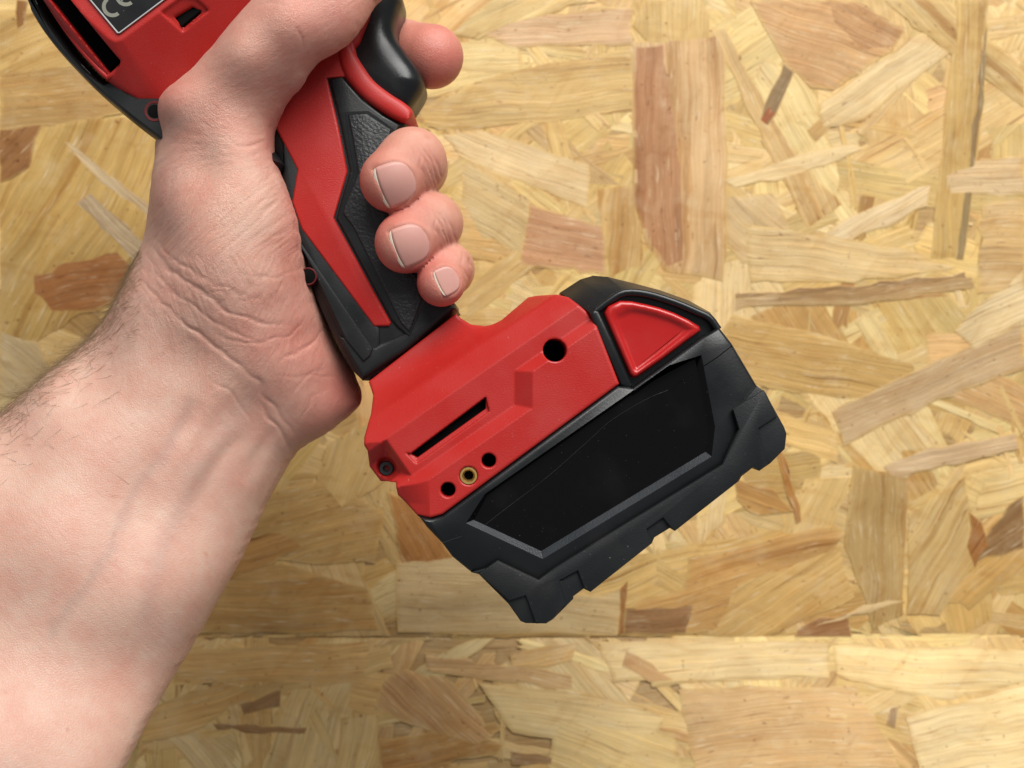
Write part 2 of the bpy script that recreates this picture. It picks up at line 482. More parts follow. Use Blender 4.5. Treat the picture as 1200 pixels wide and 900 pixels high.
    mm = nd(nt, 'ShaderNodeMixRGB', blend_type='MULTIPLY'); L(pt.outputs[0], mm.inputs[0]); L(cur, mm.inputs[1]); mm.inputs[2].default_value = (0.36, 0.22, 0.11, 1); cur = mm.outputs[0]
    L(cur, b.inputs['Base Color'])
    b.inputs['Roughness'].default_value = 0.46
    b.inputs['Specular IOR Level'].default_value = 0.35
    bp = nd(nt, 'ShaderNodeBump'); bp.inputs['Strength'].default_value = 0.6; bp.inputs['Distance'].default_value = 0.0006
    mx = nd(nt, 'ShaderNodeMath', operation='ADD'); L(fib.outputs['Fac'], mx.inputs[0]); L(band.outputs['Fac'], mx.inputs[1])
    L(mx.outputs[0], bp.inputs['Height']); L(bp.outputs['Normal'], b.inputs['Normal'])
    return m
M['wood'] = wood_mat()

def lin(c):
    return tuple(((v / 255) / 12.92 if v / 255 < 0.04045 else ((v / 255 + 0.055) / 1.055) ** 2.4) for v in c)

# ------------------------------------------------------------------ strand boards
class Board:
    """a pressed board of wood strands; (ox, oy, oz) mm is its joint-edge origin, tilt about x"""
    def __init__(self, label, loc_mm, tilt, x0, x1, y0, y1, thick):
        self.root = bpy.data.objects.new('strand_board', None); COL.objects.link(self.root)
        self.root.location = tuple(v / 1000 for v in loc_mm); self.root.rotation_euler = (tilt, 0, 0)
        self.root['label'] = label; self.root['category'] = 'board'; self.root['group'] = 'strand boards behind the drill'
        self.box = (x0, x1, y0, y1 if y1 > 50 else -0.2)
        # core panel
        pts = [(x0, y0), (x1, y0), (x1, y1), (x0, y1)]
        V = [(x, y, z) for z in (-thick, -0.02 if y1 > 50 else -0.5) for x, y in pts]
        F = [(0, 1, 2, 3), (4, 5, 6, 7), (0, 1, 5, 4), (1, 2, 6, 5), (2, 3, 7, 6), (3, 0, 4, 7)]
        self.mesh('core', [(V, F, lin((190, 155, 100)), 0.0, 0.4)])
        self.n = 0
    def mesh(self, name, items, kind=None):
        V = []; F = []; tint = []; ring = []; uvs = []
        MEAN = lin((214, 178, 112))
        for v, f, col, ang, rg in items:
            edge = tuple(a * .22 + m_ * .78 for a, m_ in zip(col, MEAN)); nrim = len(v) // 3 * 2
            o = len(V); V += v
            ox, oy = random.uniform(-9, 9), random.uniform(-9, 9)
            ca, sa = math.cos(ang), math.sin(ang)
            for q in f:
                F.append(tuple(o + i for i in q))
                for i in q:
                    x, y, z = v[i]
                    uvs.append(((x * ca + y * sa) / 1000 + ox, (-x * sa + y * ca + z) / 1000 + oy))
                    tint.append((*(edge if (i < nrim and len(v) > 8) else col), 1)); ring.append(rg)
        me = bpy.data.meshes.new(name)
        me.from_pydata([tuple(c / 1000 for c in p) for p in V], [], F)
        u = me.uv_layers.new(name='grain'); u.data.foreach_set('uv', [c for p in uvs for c in p])
        ca_ = me.color_attributes.new('tint', 'FLOAT_COLOR', 'CORNER'); ca_.data.foreach_set('color', [c for p in tint for c in p])
        ra = me.attributes.new('ring', 'FLOAT', 'CORNER'); ra.data.foreach_set('value', ring)
        me.update()
        o = link(name, me, M['wood'], self.root)
        if kind: o['kind'] = kind
        return o
    def flake_geo(self, poly, z, t, tiltx=0.0, tilty=0.0, rough=1.0):
        """poly in board mm; roughened outline; returns verts, faces"""
        x0, x1, y0, y1 = self.box
        p = [(min(max(x, x0), x1), min(max(y, y0), y1)) for x, y in poly]
        if area2(p) < 0: p = p[::-1]
        out = []
        n = len(p)
        for i in range(n):
            a = np.array(p[i]); b = np.array(p[(i + 1) % n]); l = np.linalg.norm(b - a)
            if l < 1e-6: continue
            k = int(min(max(l / 5.0, 1), 7)); nrm = np.array((-(b - a)[1], (b - a)[0])) / l
            for s in range(k):
                q = a + (b - a) * ((s + (random.uniform(-.3, .3) if s else 0)) / k) + nrm * random.gauss(0, 0.38 * rough)
                out.append((min(max(q[0], x0), x1), min(max(q[1], y0), y1)))
        cx = sum(q[0] for q in out) / len(out); cy = sum(q[1] for q in out) / len(out)
        m = len(out)
        zt = [z + (q[0] - cx) * tiltx + (q[1] - cy) * tilty for q in out]
        # top rim slightly inset and pressed down: a soft edge
        per = sum(math.dist(out[k_ - 1], out[k_]) for k_ in range(m)); ins = inset(out, min(1.8, 0.26 * abs(area2(out)) / per))
        V = [(x, y, max(w - t, -0.01 if y1 > 50 else -0.49)) for (x, y), w in zip(out, zt)] + [(x, y, w - 0.09) for (x, y), w in zip(out, zt)] + [(x, y, w) for (x, y), w in zip(ins, zt)]
        F = [tuple(range(2 * m, 3 * m))]
        for r in (0, 1):
            for i in range(m):
                j = (i + 1) % m
                F.append((r * m + i, r * m + j, (r + 1) * m + j, (r + 1) * m + i))
        return V, F

def strand_poly(cx, cy, L, W, ang):
    """strand outline: straight long sides, torn or cut ends"""
    ca, sa = math.cos(ang), math.sin(ang); pts = []
    sk0, sk1 = random.uniform(-.9, .9) * W, random.uniform(-.9, .9) * W
    tap = random.uniform(0.55, 1.0); bow = random.gauss(0, 0.03) * L
    ends = random.random() < 0.55
    def add(u, v): 
        v2 = v + bow * (1 - (2 * u / L) ** 2)
        pts.append((cx + u * ca - v2 * sa, cy + u * sa + v2 * ca))
    for t in (-.5, -.2, .15, .5): add(t * L, -W / 2 * (tap if t > .1 else 1))
    k = 4 if ends else 2
    for i in range(1, k): add(L / 2 + sk1 * (i / k) * .5 + random.uniform(-.06, .06) * L * ends, W * (i / k - .5) * tap)
    for t in (.5, .15, -.2, -.5): add(t * L + (sk1 * .5 if t == .5 else 0), W / 2 * (tap if t > .1 else 1))
    for i in range(1, k): add(-L / 2 + sk0 * (i / k) * .3 + random.uniform(-.06, .06) * L * ends, W * (.5 - i / k))
    return pts

PAL = [((226, 196, 140), 6), ((220, 188, 128), 6), ((214, 180, 118), 5), ((232, 206, 156), 4), ((208, 170, 110), 4),
       ((194, 153, 94), 1.6), ((172, 128, 76), 0.6), ((220, 186, 134), 3), ((210, 170, 118), 2), ((204, 174, 122), 2), ((156, 114, 68), 0.35)]
def rcol():
    c = random.choices([p[0] for p in PAL], [p[1] for p in PAL])[0]
    c = tuple(v * .80 + m_ * .20 for v, m_ in zip(c, (220, 184, 116)))
    k = random.gauss(1, 0.035)
    return lin(tuple(min(245, v * k * random.gauss(1, 0.008) + b_) for v, b_ in zip(c, (5, 3, -3))))

ZB = -140.0
KB = (H - ZB) / FPX
YJ = U(600, 746, ZB)[1]              # joint between the boards, mm
up = Board('upper wood strand board filling the picture behind the drill and the hand', (0, YJ, ZB), 0.0, -300, 300, 0, 330, 15)
lo = Board('lower wood strand board along the bottom edge, below the straight joint', (0, YJ - 0.2, ZB + 0.25), -math.radians(24), -300, 300, -150, 1.0, 15)

def to_up(px, py): return ((px - 600) * KB, (450 - py) * KB - YJ)
def ray_lo(px, py):
    # intersect viewing ray with the lower board's plane
    t = lo.root.rotation_euler[0]; n = np.array((0, -math.sin(t), math.cos(t)))
    o = np.array((0, YJ - 0.2, ZB + 0.25)); d = np.array(((px - 600) / FPX, (450 - py) / FPX, -1.0)); c = np.array((0, 0, H))
    p = c + d * ((o - c) @ n) / (d @ n) - o
    return (p[0], p[1] * math.cos(t) + p[2] * math.sin(t))

def fill(board, n_small, n_parts, xr, yr):
    items = []
    for i in range(n_small):
        cx, cy = random.uniform(*xr), random.uniform(*yr)
        poly = strand_poly(cx, cy, random.uniform(22, 75), random.uniform(5, 22), random.uniform(0, math.pi))
        a = math.atan2(poly[3][1] - poly[0][1], poly[3][0] - poly[0][0])
        V, F = board.flake_geo(poly, random.uniform(0.03, 0.16), 0.3, random.gauss(0, .0012), random.gauss(0, .0012))
        items.append((V, F, rcol(), a, random.uniform(0, .55) ** 1.3))
    for i in range(n_small // 4):          # slivers pressed into the face
        cx, cy = random.uniform(*xr), random.uniform(*yr)
        poly = strand_poly(cx, cy, random.uniform(8, 34), random.uniform(0.8, 3.6), random.uniform(0, math.pi))
        a = math.atan2(poly[3][1] - poly[0][1], poly[3][0] - poly[0][0])
        V, F = board.flake_geo(poly, random.uniform(0.25, 0.37), 0.3, random.gauss(0, .002), random.gauss(0, .002), .5)
        items.append((V, F, rcol(), a, random.uniform(0, .6)))
    board.mesh('flake_bed', items, 'stuff')
    for i in range(n_parts):
        cx, cy = random.uniform(*xr), random.uniform(*yr)
        W = random.choice((5, 8, 12, 16, 22, 28)) * random.uniform(.8, 1.2)
        poly = strand_poly(cx, cy, random.uniform(2.2, 5) * W ** .5 * 6, W, random.gauss(0.1, .75) + (0 if random.random() < .7 else math.pi / 2))
        a = math.atan2(poly[3][1] - poly[0][1], poly[3][0] - poly[0][0])
        V, F = board.flake_geo(poly, random.uniform(0.15, 0.36), 0.3, random.gauss(0, .0016), random.gauss(0, .0016))
        board.mesh('flake', [(V, F, rcol(), a, random.uniform(0, .8) ** 1.3)])

fill(up, 700, 235, (-250, 250), (0.5, 320))
fill(lo, 260, 110, (-250, 250), (-140, -0.5))

# strands that can be made out one by one in the photograph: outline px, colour, grain angle (deg, image-up), ring strength
TR_UP = [
 ([(600,18),(742,10),(742,52),(600,56),(560,40)], (218,178,132), 2, .3),
 ([(490,128),(560,95),(740,55),(745,130),(560,152),(500,150)], (206,170,108), 4, .6),
 ([(520,158),(560,150),(690,192),(690,246),(612,214),(540,185)], (222,190,138), -20, .35),
 ([(545,190),(620,235),(612,300),(565,280),(540,240)], (208,176,120), -35, .2),
 ([(620,238),(706,265),(712,322),(610,312),(612,280)], (200,150,106), -8, .5),
 ([(700,222),(742,218),(756,310),(714,322),(706,280)], (206,166,106), 88, .8),
 ([(575,0),(700,0),(640,18),(560,45),(530,40)], (216,184,124), 25, .3),
 ([(760,0),(820,0),(850,60),(835,70),(760,52),(742,30)], (208,172,110), 85, .4),
 ([(741,50),(850,38),(851,300),(846,330),(806,322),(778,316),(757,285),(741,232)], (212,172,122), 90, .7),
 ([(741,52),(782,48),(800,200),(806,308),(780,316),(757,285),(741,235)], (184,134,92), 90, .8),
 ([(832,34),(850,36),(922,166),(985,240),(945,266),(902,182),(868,110)], (214,176,118), -62, .7),
 ([(850,230),(905,225),(940,300),(870,310),(852,290)], (214,180,128), -40, .2),
 ([(845,212),(940,180),(1003,168),(1010,176),(955,199),(862,222)], (228,196,142), 14, .3),
 ([(958,282),(985,258),(1090,215),(1086,242),(1040,266),(982,283)], (228,198,150), 28, .25),
 ([(960,120),(1080,40),(1112,62),(1010,140),(965,150)], (222,190,136), 32, .25),
 ([(1035,0),(1112,0),(1200,84),(1200,126),(1112,60)], (202,166,106), -42, .9),
 ([(1120,0),(1158,0),(1152,120),(1129,305),(1090,303),(1104,180)], (198,160,96), 87, .5),
 ([(1149,60),(1157,30),(1152,120),(1129,305),(1120,304),(1138,160)], (156,128,84), 86, .5),
 ([(1108,204),(1150,186),(1200,184),(1200,228),(1112,229)], (214,180,132), 5, .5),
 ([(1150,240),(1200,232),(1200,345),(1145,345)], (206,168,112), 4, .4),
 ([(882,0),(1002,0),(1060,34),(1046,60),(1005,88),(976,106),(950,101),(924,80),(904,48)], (198,152,98), -18, .55),
 ([(965,0),(1002,0),(1060,34),(1046,58),(1010,60),(975,30)], (186,138,86), -25, .5),
 ([(916,74),(931,84),(909,134),(898,147),(891,140)], (146,116,76), 62, .5),
 ([(891,140),(898,147),(908,134),(900,124)], (166,96,48), 62, .2),
 ([(860,346),(1000,338),(1138,324),(1141,338),(1010,356),(860,362)], (190,152,100), 4, .7),
 ([(862,344),(1000,335),(1130,320),(1131,326),(1000,342),(862,350)], (160,122,74), 4, .3),
 ([(872,262),(1060,290),(1120,315),(1000,330),(880,330)], (218,184,128), -6, .25),
 ([(975,482),(1080,430),(1196,378),(1200,432),(1100,470),(988,522)], (206,170,124), 22, .35),
 ([(1036,546),(1090,524),(1190,508),(1196,526),(1120,545),(1046,562)], (216,180,136), 9, .3),
 ([(1118,388),(1150,352),(1200,318),(1206,372),(1142,412)], (222,192,142), 30, .3),
 ([(1000,545),(1062,558),(1058,720),(1022,736),(1010,690),(988,640)], (192,156,100), 86, .6),
 ([(1066,600),(1130,560),(1140,660),(1100,720),(1062,720)], (212,176,116), 60, .5),
 ([(1182,590),(1200,580),(1200,642),(1142,662),(1138,650)], (152,114,70), 35, .5),
 ([(1138,600),(1150,612),(1160,640),(1140,664),(1133,640)], (172,116,60), 60, .3),
 ([(806,652),(980,616),(990,626),(940,690),(866,742),(735,744),(742,706),(800,690)], (206,158,94), 14, .8),
 ([(860,680),(982,640),(1000,700),(900,746),(830,745)], (216,174,108), 30, .7),
 ([(735,712),(815,706),(806,744),(730,744)], (164,120,76), 5, .7),
 ([(936,736),(960,724),(993,719),(998,746),(930,746)], (176,126,78), 5, .4),
 ([(950,732),(1040,702),(1060,706),(1000,722)], (224,190,138), 15, .2),
 ([(465,657),(560,648),(690,700),(728,690),(726,745),(466,742)], (214,182,130), -2, .15),
 ([(455,575),(492,592),(535,655),(500,660),(470,660)], (188,132,72), -60, .6),
 ([(726,690),(736,680),(731,742),(724,742)], (176,124,70), 85, .4),
 ([(908,530),(916,528),(941,610),(932,613)], (186,132,70), -74, .3),
 ([(860,560),(905,575),(930,600),(890,605),(862,590)], (196,148,84), -18, .5),
 ([(0,82),(110,72),(185,90),(180,128),(60,150),(0,156)], (190,150,92), 6, .5),
 ([(0,152),(52,144),(34,196),(0,216)], (164,116,70), 45, .9),
 ([(52,148),(190,130),(195,250),(150,330),(60,390),(0,420),(0,216),(36,198)], (200,162,96), 62, .75),
 ([(0,20),(60,10),(110,80),(0,90)], (204,166,104), 20, .4),
 ([(20,0),(34,0),(30,30),(20,36)], (158,112,60), 80, .5),
 ([(72,167),(88,171),(140,212),(182,244),(180,262),(110,206)], (206,176,132), -38, .4),
 ([(88,238),(106,224),(140,254),(182,296),(164,312),(128,280)], (188,160,122), -42, .6),
 ([(38,320),(60,316),(64,308),(140,294),(160,310),(146,346),(112,366),(60,366),(48,352),(38,345)], (172,116,66), 10, .8),
 ([(0,386),(44,404),(70,440),(40,470),(0,462)], (204,174,126), -35, .25),
 ([(220,680),(330,660),(430,690),(444,738),(215,742)], (204,160,96), 3, .5),
 ([(280,590),(380,560),(450,600),(440,660),(300,655)], (200,160,98), 12, .5),
 ([(250,640),(330,620),(360,640),(300,672),(240,690)], (194,146,84), 20, .5),
 ([(385,520),(440,490),(456,560),(400,600),(370,560)], (210,174,112), 70, .3),
]
TR_LO = [
 ([(795,808),(1002,803),(1030,850),(1062,915),(815,915)], (198,154,98), 4, .35),
 ([(476,784),(530,800),(578,862),(562,876),(495,856),(438,832),(450,800)], (184,136,82), -40, .6),
 ([(200,764),(430,752),(436,770),(425,800),(205,802)], (200,156,92), 3, .5),
 ([(495,766),(560,776),(670,790),(672,808),(600,800),(500,786)], (190,148,96), -8, .4),
 ([(280,824),(330,806),(328,828),(286,838)], (130,92,54), 20, .4),
 ([(262,818),(277,816),(297,890),(286,900)], (216,182,120), -75, .4),
 ([(975,756),(1210,760),(1210,800),(1100,822),(980,792)], (228,196,136), -3, .3),
 ([(700,752),(970,752),(972,795),(720,800)], (224,192,134), 3, .25),
 ([(1041,830),(1053,828),(1049,854),(1038,853)], (134,96,56), 80, .3),
 ([(1085,848),(1120,862),(1110,872),(1088,862)], (172,124,70), -25, .3),
 ([(596,768),(676,752),(672,774),(640,780),(600,782)], (206,162,98), 8, .4),
 ([(735,762),(790,795),(760,800),(728,780)], (196,150,96), -30, .3),
 ([(600,880),(664,888),(660,896),(600,894)], (140,100,58), -3, .4),
 ([(170,830),(260,800),(300,815),(220,860),(165,870)], (206,162,96), 20, .5),
 ([(250,848),(360,852),(358,860),(256,856)], (140,98,56), -2, .4),
 ([(400,842),(440,836),(450,915),(396,915)], (214,180,116), 80, .5),
 ([(560,800),(700,815),(780,840),(760,880),(600,860)], (222,190,130), -6, .2),
 ([(650,840),(790,860),(800,915),(640,915)], (218,184,118), -20, .6),
 ([(1060,840),(1210,800),(1210,915),(1080,915)], (226,196,140), 12, .2),
]
z = 0.42
for poly, col, ang, rg in TR_UP:
    V, F = up.flake_geo([to_up(*p) for p in poly], z, 0.4, 0, 0, 1.3)
    up.mesh('flake', [(V, F, lin(tuple((c_ - m_) * 1.08 + m_ + 2 for c_, m_ in zip((col[0], col[1] + 2, col[2] + 1), (220, 184, 114)))), math.radians(ang), rg)]); z += 0.006
z = 0.42
for poly, col, ang, rg in TR_LO:
    V, F = lo.flake_geo([ray_lo(*p) for p in poly], z, 0.9, 0, 0, 1.3)
    lo.mesh('flake', [(V, F, lin(tuple((c_ - m_) * .85 + m_ + 13 for c_, m_ in zip((col[0], col[1] + 2, col[2] + 1), (222, 188, 122)))), math.radians(ang), rg)]); z += 0.006  # strand colours raised: the lower board's brighter light is put into them

# ------------------------------------------------------------------ drill
drill = bpy.data.objects.new('cordless_drill', None); COL.objects.link(drill)
drill.location = tuple(v / 1000 for v in U(735, 620, 0))
drill['label'] = 'red and black cordless drill with battery pack, held in the hand'
drill['category'] = 'drill'

# --- foot (red base of the handle, carries the battery)
ZF = 33.0; KF = (H - ZF) / FPX
FOOT = [(423,447),(430,464),(430,487),(427,502),(424.5,513),(425,523),(429,529),(428.5,549),(442,567),(463,566),(465.5,581),(490,605),
        (505,606),(519,602),(725,450),(697,378),(688,365),(667,347),(653,343),(630,342),(620,343),(587,372),(577,377),(567,379),(550,377),(537,369),(531,363)]
h = 0.30
x0, y1 = U(414, 330, ZF)[:2]; x1, y0 = U(736, 616, ZF)[:2]
gx = np.arange(x0, x1, h); gy = np.arange(y0, y1, h); gz = np.arange(-38.5, 38.5, h)
X, Y = np.meshgrid(gx, gy, indexing='ij')
PX = X / KF + 600; PY = 450 - Y / KF
d2 = poly_sdf(FOOT, PX, PY) * KF
q = (PX - 497) * -0.5671 + (PY - 607) * -0.8236
s = (PX - 497) * 0.8236 + (PY - 607) * -0.5671
def ramp(a, b, x): 
    t = np.clip((x - a) / (b - a), 0, 1); return t
T = np.full(X.shape, 33.0)
T = np.minimum(T, 33.0 - (q - 102) * 0.18)                       # bright slope
nk = 17.8 + 11.5 * np.clip((180 - q) / 52, 0, 1.3) ** 1.9          # flare up to the collar
bumpz = 18 + (148 - q) * 0.55
w = np.clip((s - 170) / 45, 0, 1); w = w * w * (3 - 2 * w)
T = smin(T, nk * (1 - w) + np.maximum(bumpz, 14) * w, 0.9)
pad = np.maximum(ramp(49, 34, q), np.minimum(ramp(82, 69, q), ramp(603, 624, PX)))
T = T + 2.9 * pad - 0.3
# end wall by the screw slopes away
T = np.minimum(T, 32.5 + 4 * ramp(10, 60, s) + np.minimum(0, (s - 7) * 0.10) + 20 * ramp(60, 30, q))
# screw pocket
dsc = np.hypot(PX - 450, PY - 549)
T = T - 4.0 * ramp(26, 12, np.maximum(np.abs((PX - 446) * .8236 - (PY - 551) * .5671), np.abs((PX - 446) * .5671 + (PY - 551) * .8236))) - 2.5 * ramp(13, 9, dsc)
# soft ends on the lower-left corner
T = np.minimum(T, 35.7 - 4.5 * ramp(505, 470, PX) * ramp(545, 590, PY))
Z = gz[None, None, :]; AZ = np.abs(Z)
F = smax(d2[:, :, None], (AZ - T[:, :, None]) * 0.9, 0.8)
def cut2(F, d, zb, ch=0.0):
    """pocket with outline distance d (mm), floor at |z|=zb, mouth eased by ch"""
    return smax(F, -np.maximum(d[:, :, None], zb - AZ), 0.35)
for cx, cy, r, zb in ((650, 410.5, 13.6, 10), (525.5, 573, 8.6, 22), (573, 539, 8.4, 22), (549.5, 556.7, 10.6, 26)):
    F = cut2(F, (np.hypot(PX - cx, PY - cy) - r) * KF, zb)
slot = [(481, 532), (488, 537), (569, 479), (569, 466)]
F = cut2(F, poly_sdf(slot, PX, PY) * KF, 20)
F = smax(F, -np.maximum((poly_sdf([(476, 531), (488, 543), (573, 482), (569, 466), (481, 532)], PX, PY) * KF)[:, :, None] + 0.0, (T[:, :, None] - 0.9) - AZ), 0.5)
foot = net_object('foot', F, (gx[0], gy[0], gz[0]), h, M['red'], drill, 38)
# things set in the foot
def at(px, py, z): return U(px, py, z)
c = U(549.5, 556.7, ZF)
lathe('brass_insert', c[0], c[1], [(2.4, 28), (2.4, 33), (2.38, 35.0), (2.2, 35.45), (1.75, 35.45), (1.45, 34.9), (1.2, 34.0), (1.2, 29), (0.1, 29)], M['brass'], foot, 28)
c = U(452, 549.5, 27)
sc_ = lathe('screw', c[0], c[1], [(2.0, 15), (2.0, 25.2), (1.8, 25.7), (0.95, 25.7), (0.7, 24.4), (0.1, 24.4)], M['steel'], foot, 24)
ci = U(549.5, 556.7, ZF)
lathe('insert_bore', ci[0], ci[1], [(1.15, 28.5), (1.15, 32.6), (1.0, 32.7)], M['void'], foot, 20)
prism('slot_shade', [(478, 532), (488, 541), (572, 481), (572, 462)], ZF, 20.2, 29.5, M['void'], foot, 0.2, 1)  # black block added to stand in for the shade inside the slot
for cx, cy, r, zb, zt in ((650, 410.5, 12.9, 10.3, 22), (525.5, 573, 8.1, 22.3, 29.5), (573, 539, 7.9, 22.3, 29.5)):
    c = U(cx, cy, ZF)
    lathe('hole_bottom', c[0], c[1], [(r * KF, zb), (r * KF, zt - .3), (r * KF * .8, zt)], M['void'], foot, 20)
# moulded seam line of the two handle halves along the slope edge of the collar
# --- battery pack
ZBt = 36.0
seam_hi = [(487,600),(506,602),(519,598),(723,446)]
CASE = [(491,606),(506,608),(519,604),(724,452),(742,454),(824,394),(843,383),(858,402),(887,451),(893,462),(884,500),(866,545),(660,684),(626,700),(580,680),(560,672),(552,671),(530,653),(518,637),(500,618)]
WO = [(568,579),(546,613),(636,655),(834,535),(838,500),(822,416),(784,428)]
WI = [(572,580),(556,609),(634,645),(826,529),(829,498),(814,422),(786,431)]
def case_mesh():
    p = UP(CASE, ZBt); w1 = UP(WO, ZBt); 
    if area2(p) < 0: p = p[::-1]
    bm = bmesh.new(); off = np.array(wloc(drill))
    def ring(pts, z): return [bm.verts.new(np.array((x, y, z)) * 0.001 - off) for x, y in pts]
    rings = [ring(p, -36), ring(p, 34.9), ring(inset(p, .3), 35.6), ring(inset(p, .9), 36)]
    for a, b_ in zip(rings, rings[1:]):
        for i in range(len(a)):
            j = (i + 1) % len(a); bm.faces.new((a[i], a[j], b_[j], b_[i]))
    bm.faces.new(rings[0][::-1])
    wr = ring(w1, 36); wb = ring(w1, 30)
    for i in range(len(wr)):
        j = (i + 1) % len(wr); bm.faces.new((wr[i], wr[j], wb[j], wb[i]))
    es = [bm.edges.get((rings[3][i], rings[3][(i + 1) % len(p)])) for i in range(len(p))]
    es += [bm.edges.get((wr[i], wr[(i + 1) % len(wr)])) for i in range(len(wr))]
    bmesh.ops.triangle_fill(bm, use_beauty=True, edges=es, normal=(0, 0, 1))
    bmesh.ops.recalc_face_normals(bm, faces=bm.faces)
    me = bpy.data.meshes.new('battery_pack'); bm.to_mesh(me); bm.free()
    me.polygons.foreach_set("use_smooth", [True] * len(me.polygons)); me.set_sharp_from_angle(angle=math.radians(35))
    return link('battery_pack', me, M['black_satin'], drill)
batt = case_mesh()
# dark joint strip between foot and battery
prism('joint_strip', [(489,603),(506,605),(519,601),(722,449),(728,456),(740,457),(826,392),(832,398),(742,464),(724,462),(524,612),(503,616)], 34, -33, 34.6, M['void'], batt, .3, 2)
# bezel and window
o_, i_ = UP(WO, ZBt), UP(WI, 34.4)
n = len(o_)
bez = loft('window_bezel', [[(x, y, 35.97) for x, y in o_], [(x, y, 34.3) for x, y in i_]], [M['bezel'], M['gloss']], batt, 10, False, False)
for f_ in bez.data.polygons:
    f_.material_index = 0 if f_.index in (1, 2) else 1
prism('window', [(570,580),(554,609),(634,647),(828,530),(831,498),(815,421),(785,430)], 34.2, 32, 34.45, M['gloss'], batt, .05, 1)
# bumper: base with notched outline, then the raised cover leaving pockets
BO = [(552,671),(561,673),(596,708),(610,728),(616,730.5),(640,731),(648,726),(672,702),(672,699),(684,690),(692,694),(764,637),(767,630),(785,619),(791,622.5),(866,564),(869,558.5),(882.5,548),(890,552),(903,543),(920,526),(922,508),(919,500),(897,460),(887,452),(868,474),(872,505),(852,547),(727,624),(634,686),(584,662)]
bump_ = prism('bumper', BO, 37, -37.3, 37.2, M['rubber'], batt, .5, 2, both=True)
COV = [(561,672.5),(583,657),(631,680),(650,666),(725,619),(847,544),(866,503),(859,480),(895,457),(898,461),(911,488),(889,502),(899,545.5),(890,552),(883,547.5),(868,558),(865,564.5),(791,622.5),(785,617),(777,607),(758,620),(764,636),(692,694),(684,688),(677,669),(656,680),(663,707),(648,725.5),(639,730.5),(628,731),(616,698),(597,704)]
prism('bumper_cover', COV, 38, 36.5, 38.2, M['rubber'], batt, .45, 2)
mir = [(x, y) for x, y in COV]
prism('bumper_cover', COV, 38, -38.2, -36.5, M['rubber'], batt, .1, 1)
# parting line of the case
pl = [(519,636),(541,628.5)]
tube('parting_line', [U(x, y, 36.02) for x, y in pl], 0.12, M['bezel'], batt, 6)
pl = smooth_poly([(560,622),(590,598),(640,560),(690,516),(717,492),(757,468),(783,457)], 4, False)
tube('parting_line', [U(x, y, 34.46) for x, y in pl], 0.05, M['bezel'], batt, 6)
pl = smooth_poly([(783,457),(797,447),(821,431)], 4, False)
tube('parting_line', [U(x, y, 34.46) for x, y in pl], 0.09, M['void'], batt, 6)
tube('parting_line', [U(x, y, 36.03) for x, y in [(823,430),(840,419),(858,405)]], 0.12, M['void'], batt, 6)
# latch housing: sloped black shell
OUT = [(656,343),(680,327.5),(695,323),(712,324.5),(743,332),(773,340),(807,352),(832,366),(845,383)]
RIM = [(692,366),(697,362),(713,350),(731,340.5),(757,342),(790,352),(816,363),(831,370.5),(841,384)]
tail = [(826,396),(742,455),(727,452)]
tail0 = [(826,396),(742,455),(715,452)]
ra = [U(x, y, 14) for x, y in OUT] + [U(x, y, 14) for x, y in tail0]
rb = [U(x, y, 27) if k > 2 else U(x, y, 24) for k, (x, y) in enumerate(OUT)] + [U(x, y, 24) for x, y in tail0]
rc = [(*U(x, y, 34.5)[:2], 34.0) for x, y in RIM] + [U(x, y, 33.0) for x, y in tail]
rd = [(*U(x * .94 + 764 * .06, y * .94 + 394 * .06, 34.5)[:2], 32.2) for x, y in RIM] + [U(x, y, 32.0) for x, y in tail]
r0 = [(x, y, -34) for x, y, z_ in ra]; 
lat = loft('latch_housing', [r0, ra, rb, rc, rd], M['black_satin'], batt, 40)
rp = smooth_poly(RIM[1:], 3, False)
tube('latch_rim', [(*U(x + 1.2, y + 2.2, 34.5)[:2], 33.9) for x, y in rp], 1.0, M['black_satin'], batt, 10)
prism('latch_strut', [(691,367),(697,362),(702,364),(742,452),(738,456),(727,452)], 35, 28, 34.9, M['black_satin'], batt, .9, 3)
# red latch button with a dished face
BOUT = [(708,366),(713,358),(727,352),(740,352.5),(757,356),(773,360),(790,366),(807,374),(820,382),(822,387),(807,398.5),(777,421),(747,442),(742,442.5),(738,438),(724,405)]
BINN = [(722,375),(729,371),(740,366),(748,366),(759,368.5),(771,372),(784,376),(795,381),(804,385.5),(804,387),(795,395),(772,414),(748,432),(746,432),(744,429),(733,401)]
p = UP(BOUT, 35); pi_ = UP(BINN, 35)
if area2(p) < 0: p = p[::-1]; pi_ = pi_[::-1]
mid = [tuple(np.array(a) * .45 + np.array(b_) * .55) for a, b_ in zip(p, pi_)]
rings = [[(x, y, 28) for x, y in p], [(x, y, 33.7) for x, y in p], [(x, y, 34.5) for x, y in inset(p, .25)], [(x, y, 34.95) for x, y in inset(p, .7)],
         [(x, y, 35.0) for x, y in [tuple(np.array(a) * .6 + np.array(b_) * .4) for a, b_ in zip(inset(p, .7), pi_)]],
         [(x, y, 34.3) for x, y in [tuple(np.array(a) * .2 + np.array(b_) * .8) for a, b_ in zip(inset(p, .7), pi_)]],
         [(x, y, 34.0) for x, y in pi_], [(x, y, 33.95) for x, y in inset(pi_, .6)]]
loft('latch_button', rings, M['red_gloss'], batt, 60)

# --- handle
ZH = 17.0
CORE = smooth_poly([(300,90),(312,150),(338,255),(374,360),(424,446),(478,412),(533,362),(508,338),(488,306),(468,260),(456,210),(462,170),(476,144),(448,122),(420,86),(408,50),(340,30)], 4)
core = prism('handle', CORE, 15, -16.4, 16.6, M['black'], drill, 4.0, 6, both=True)
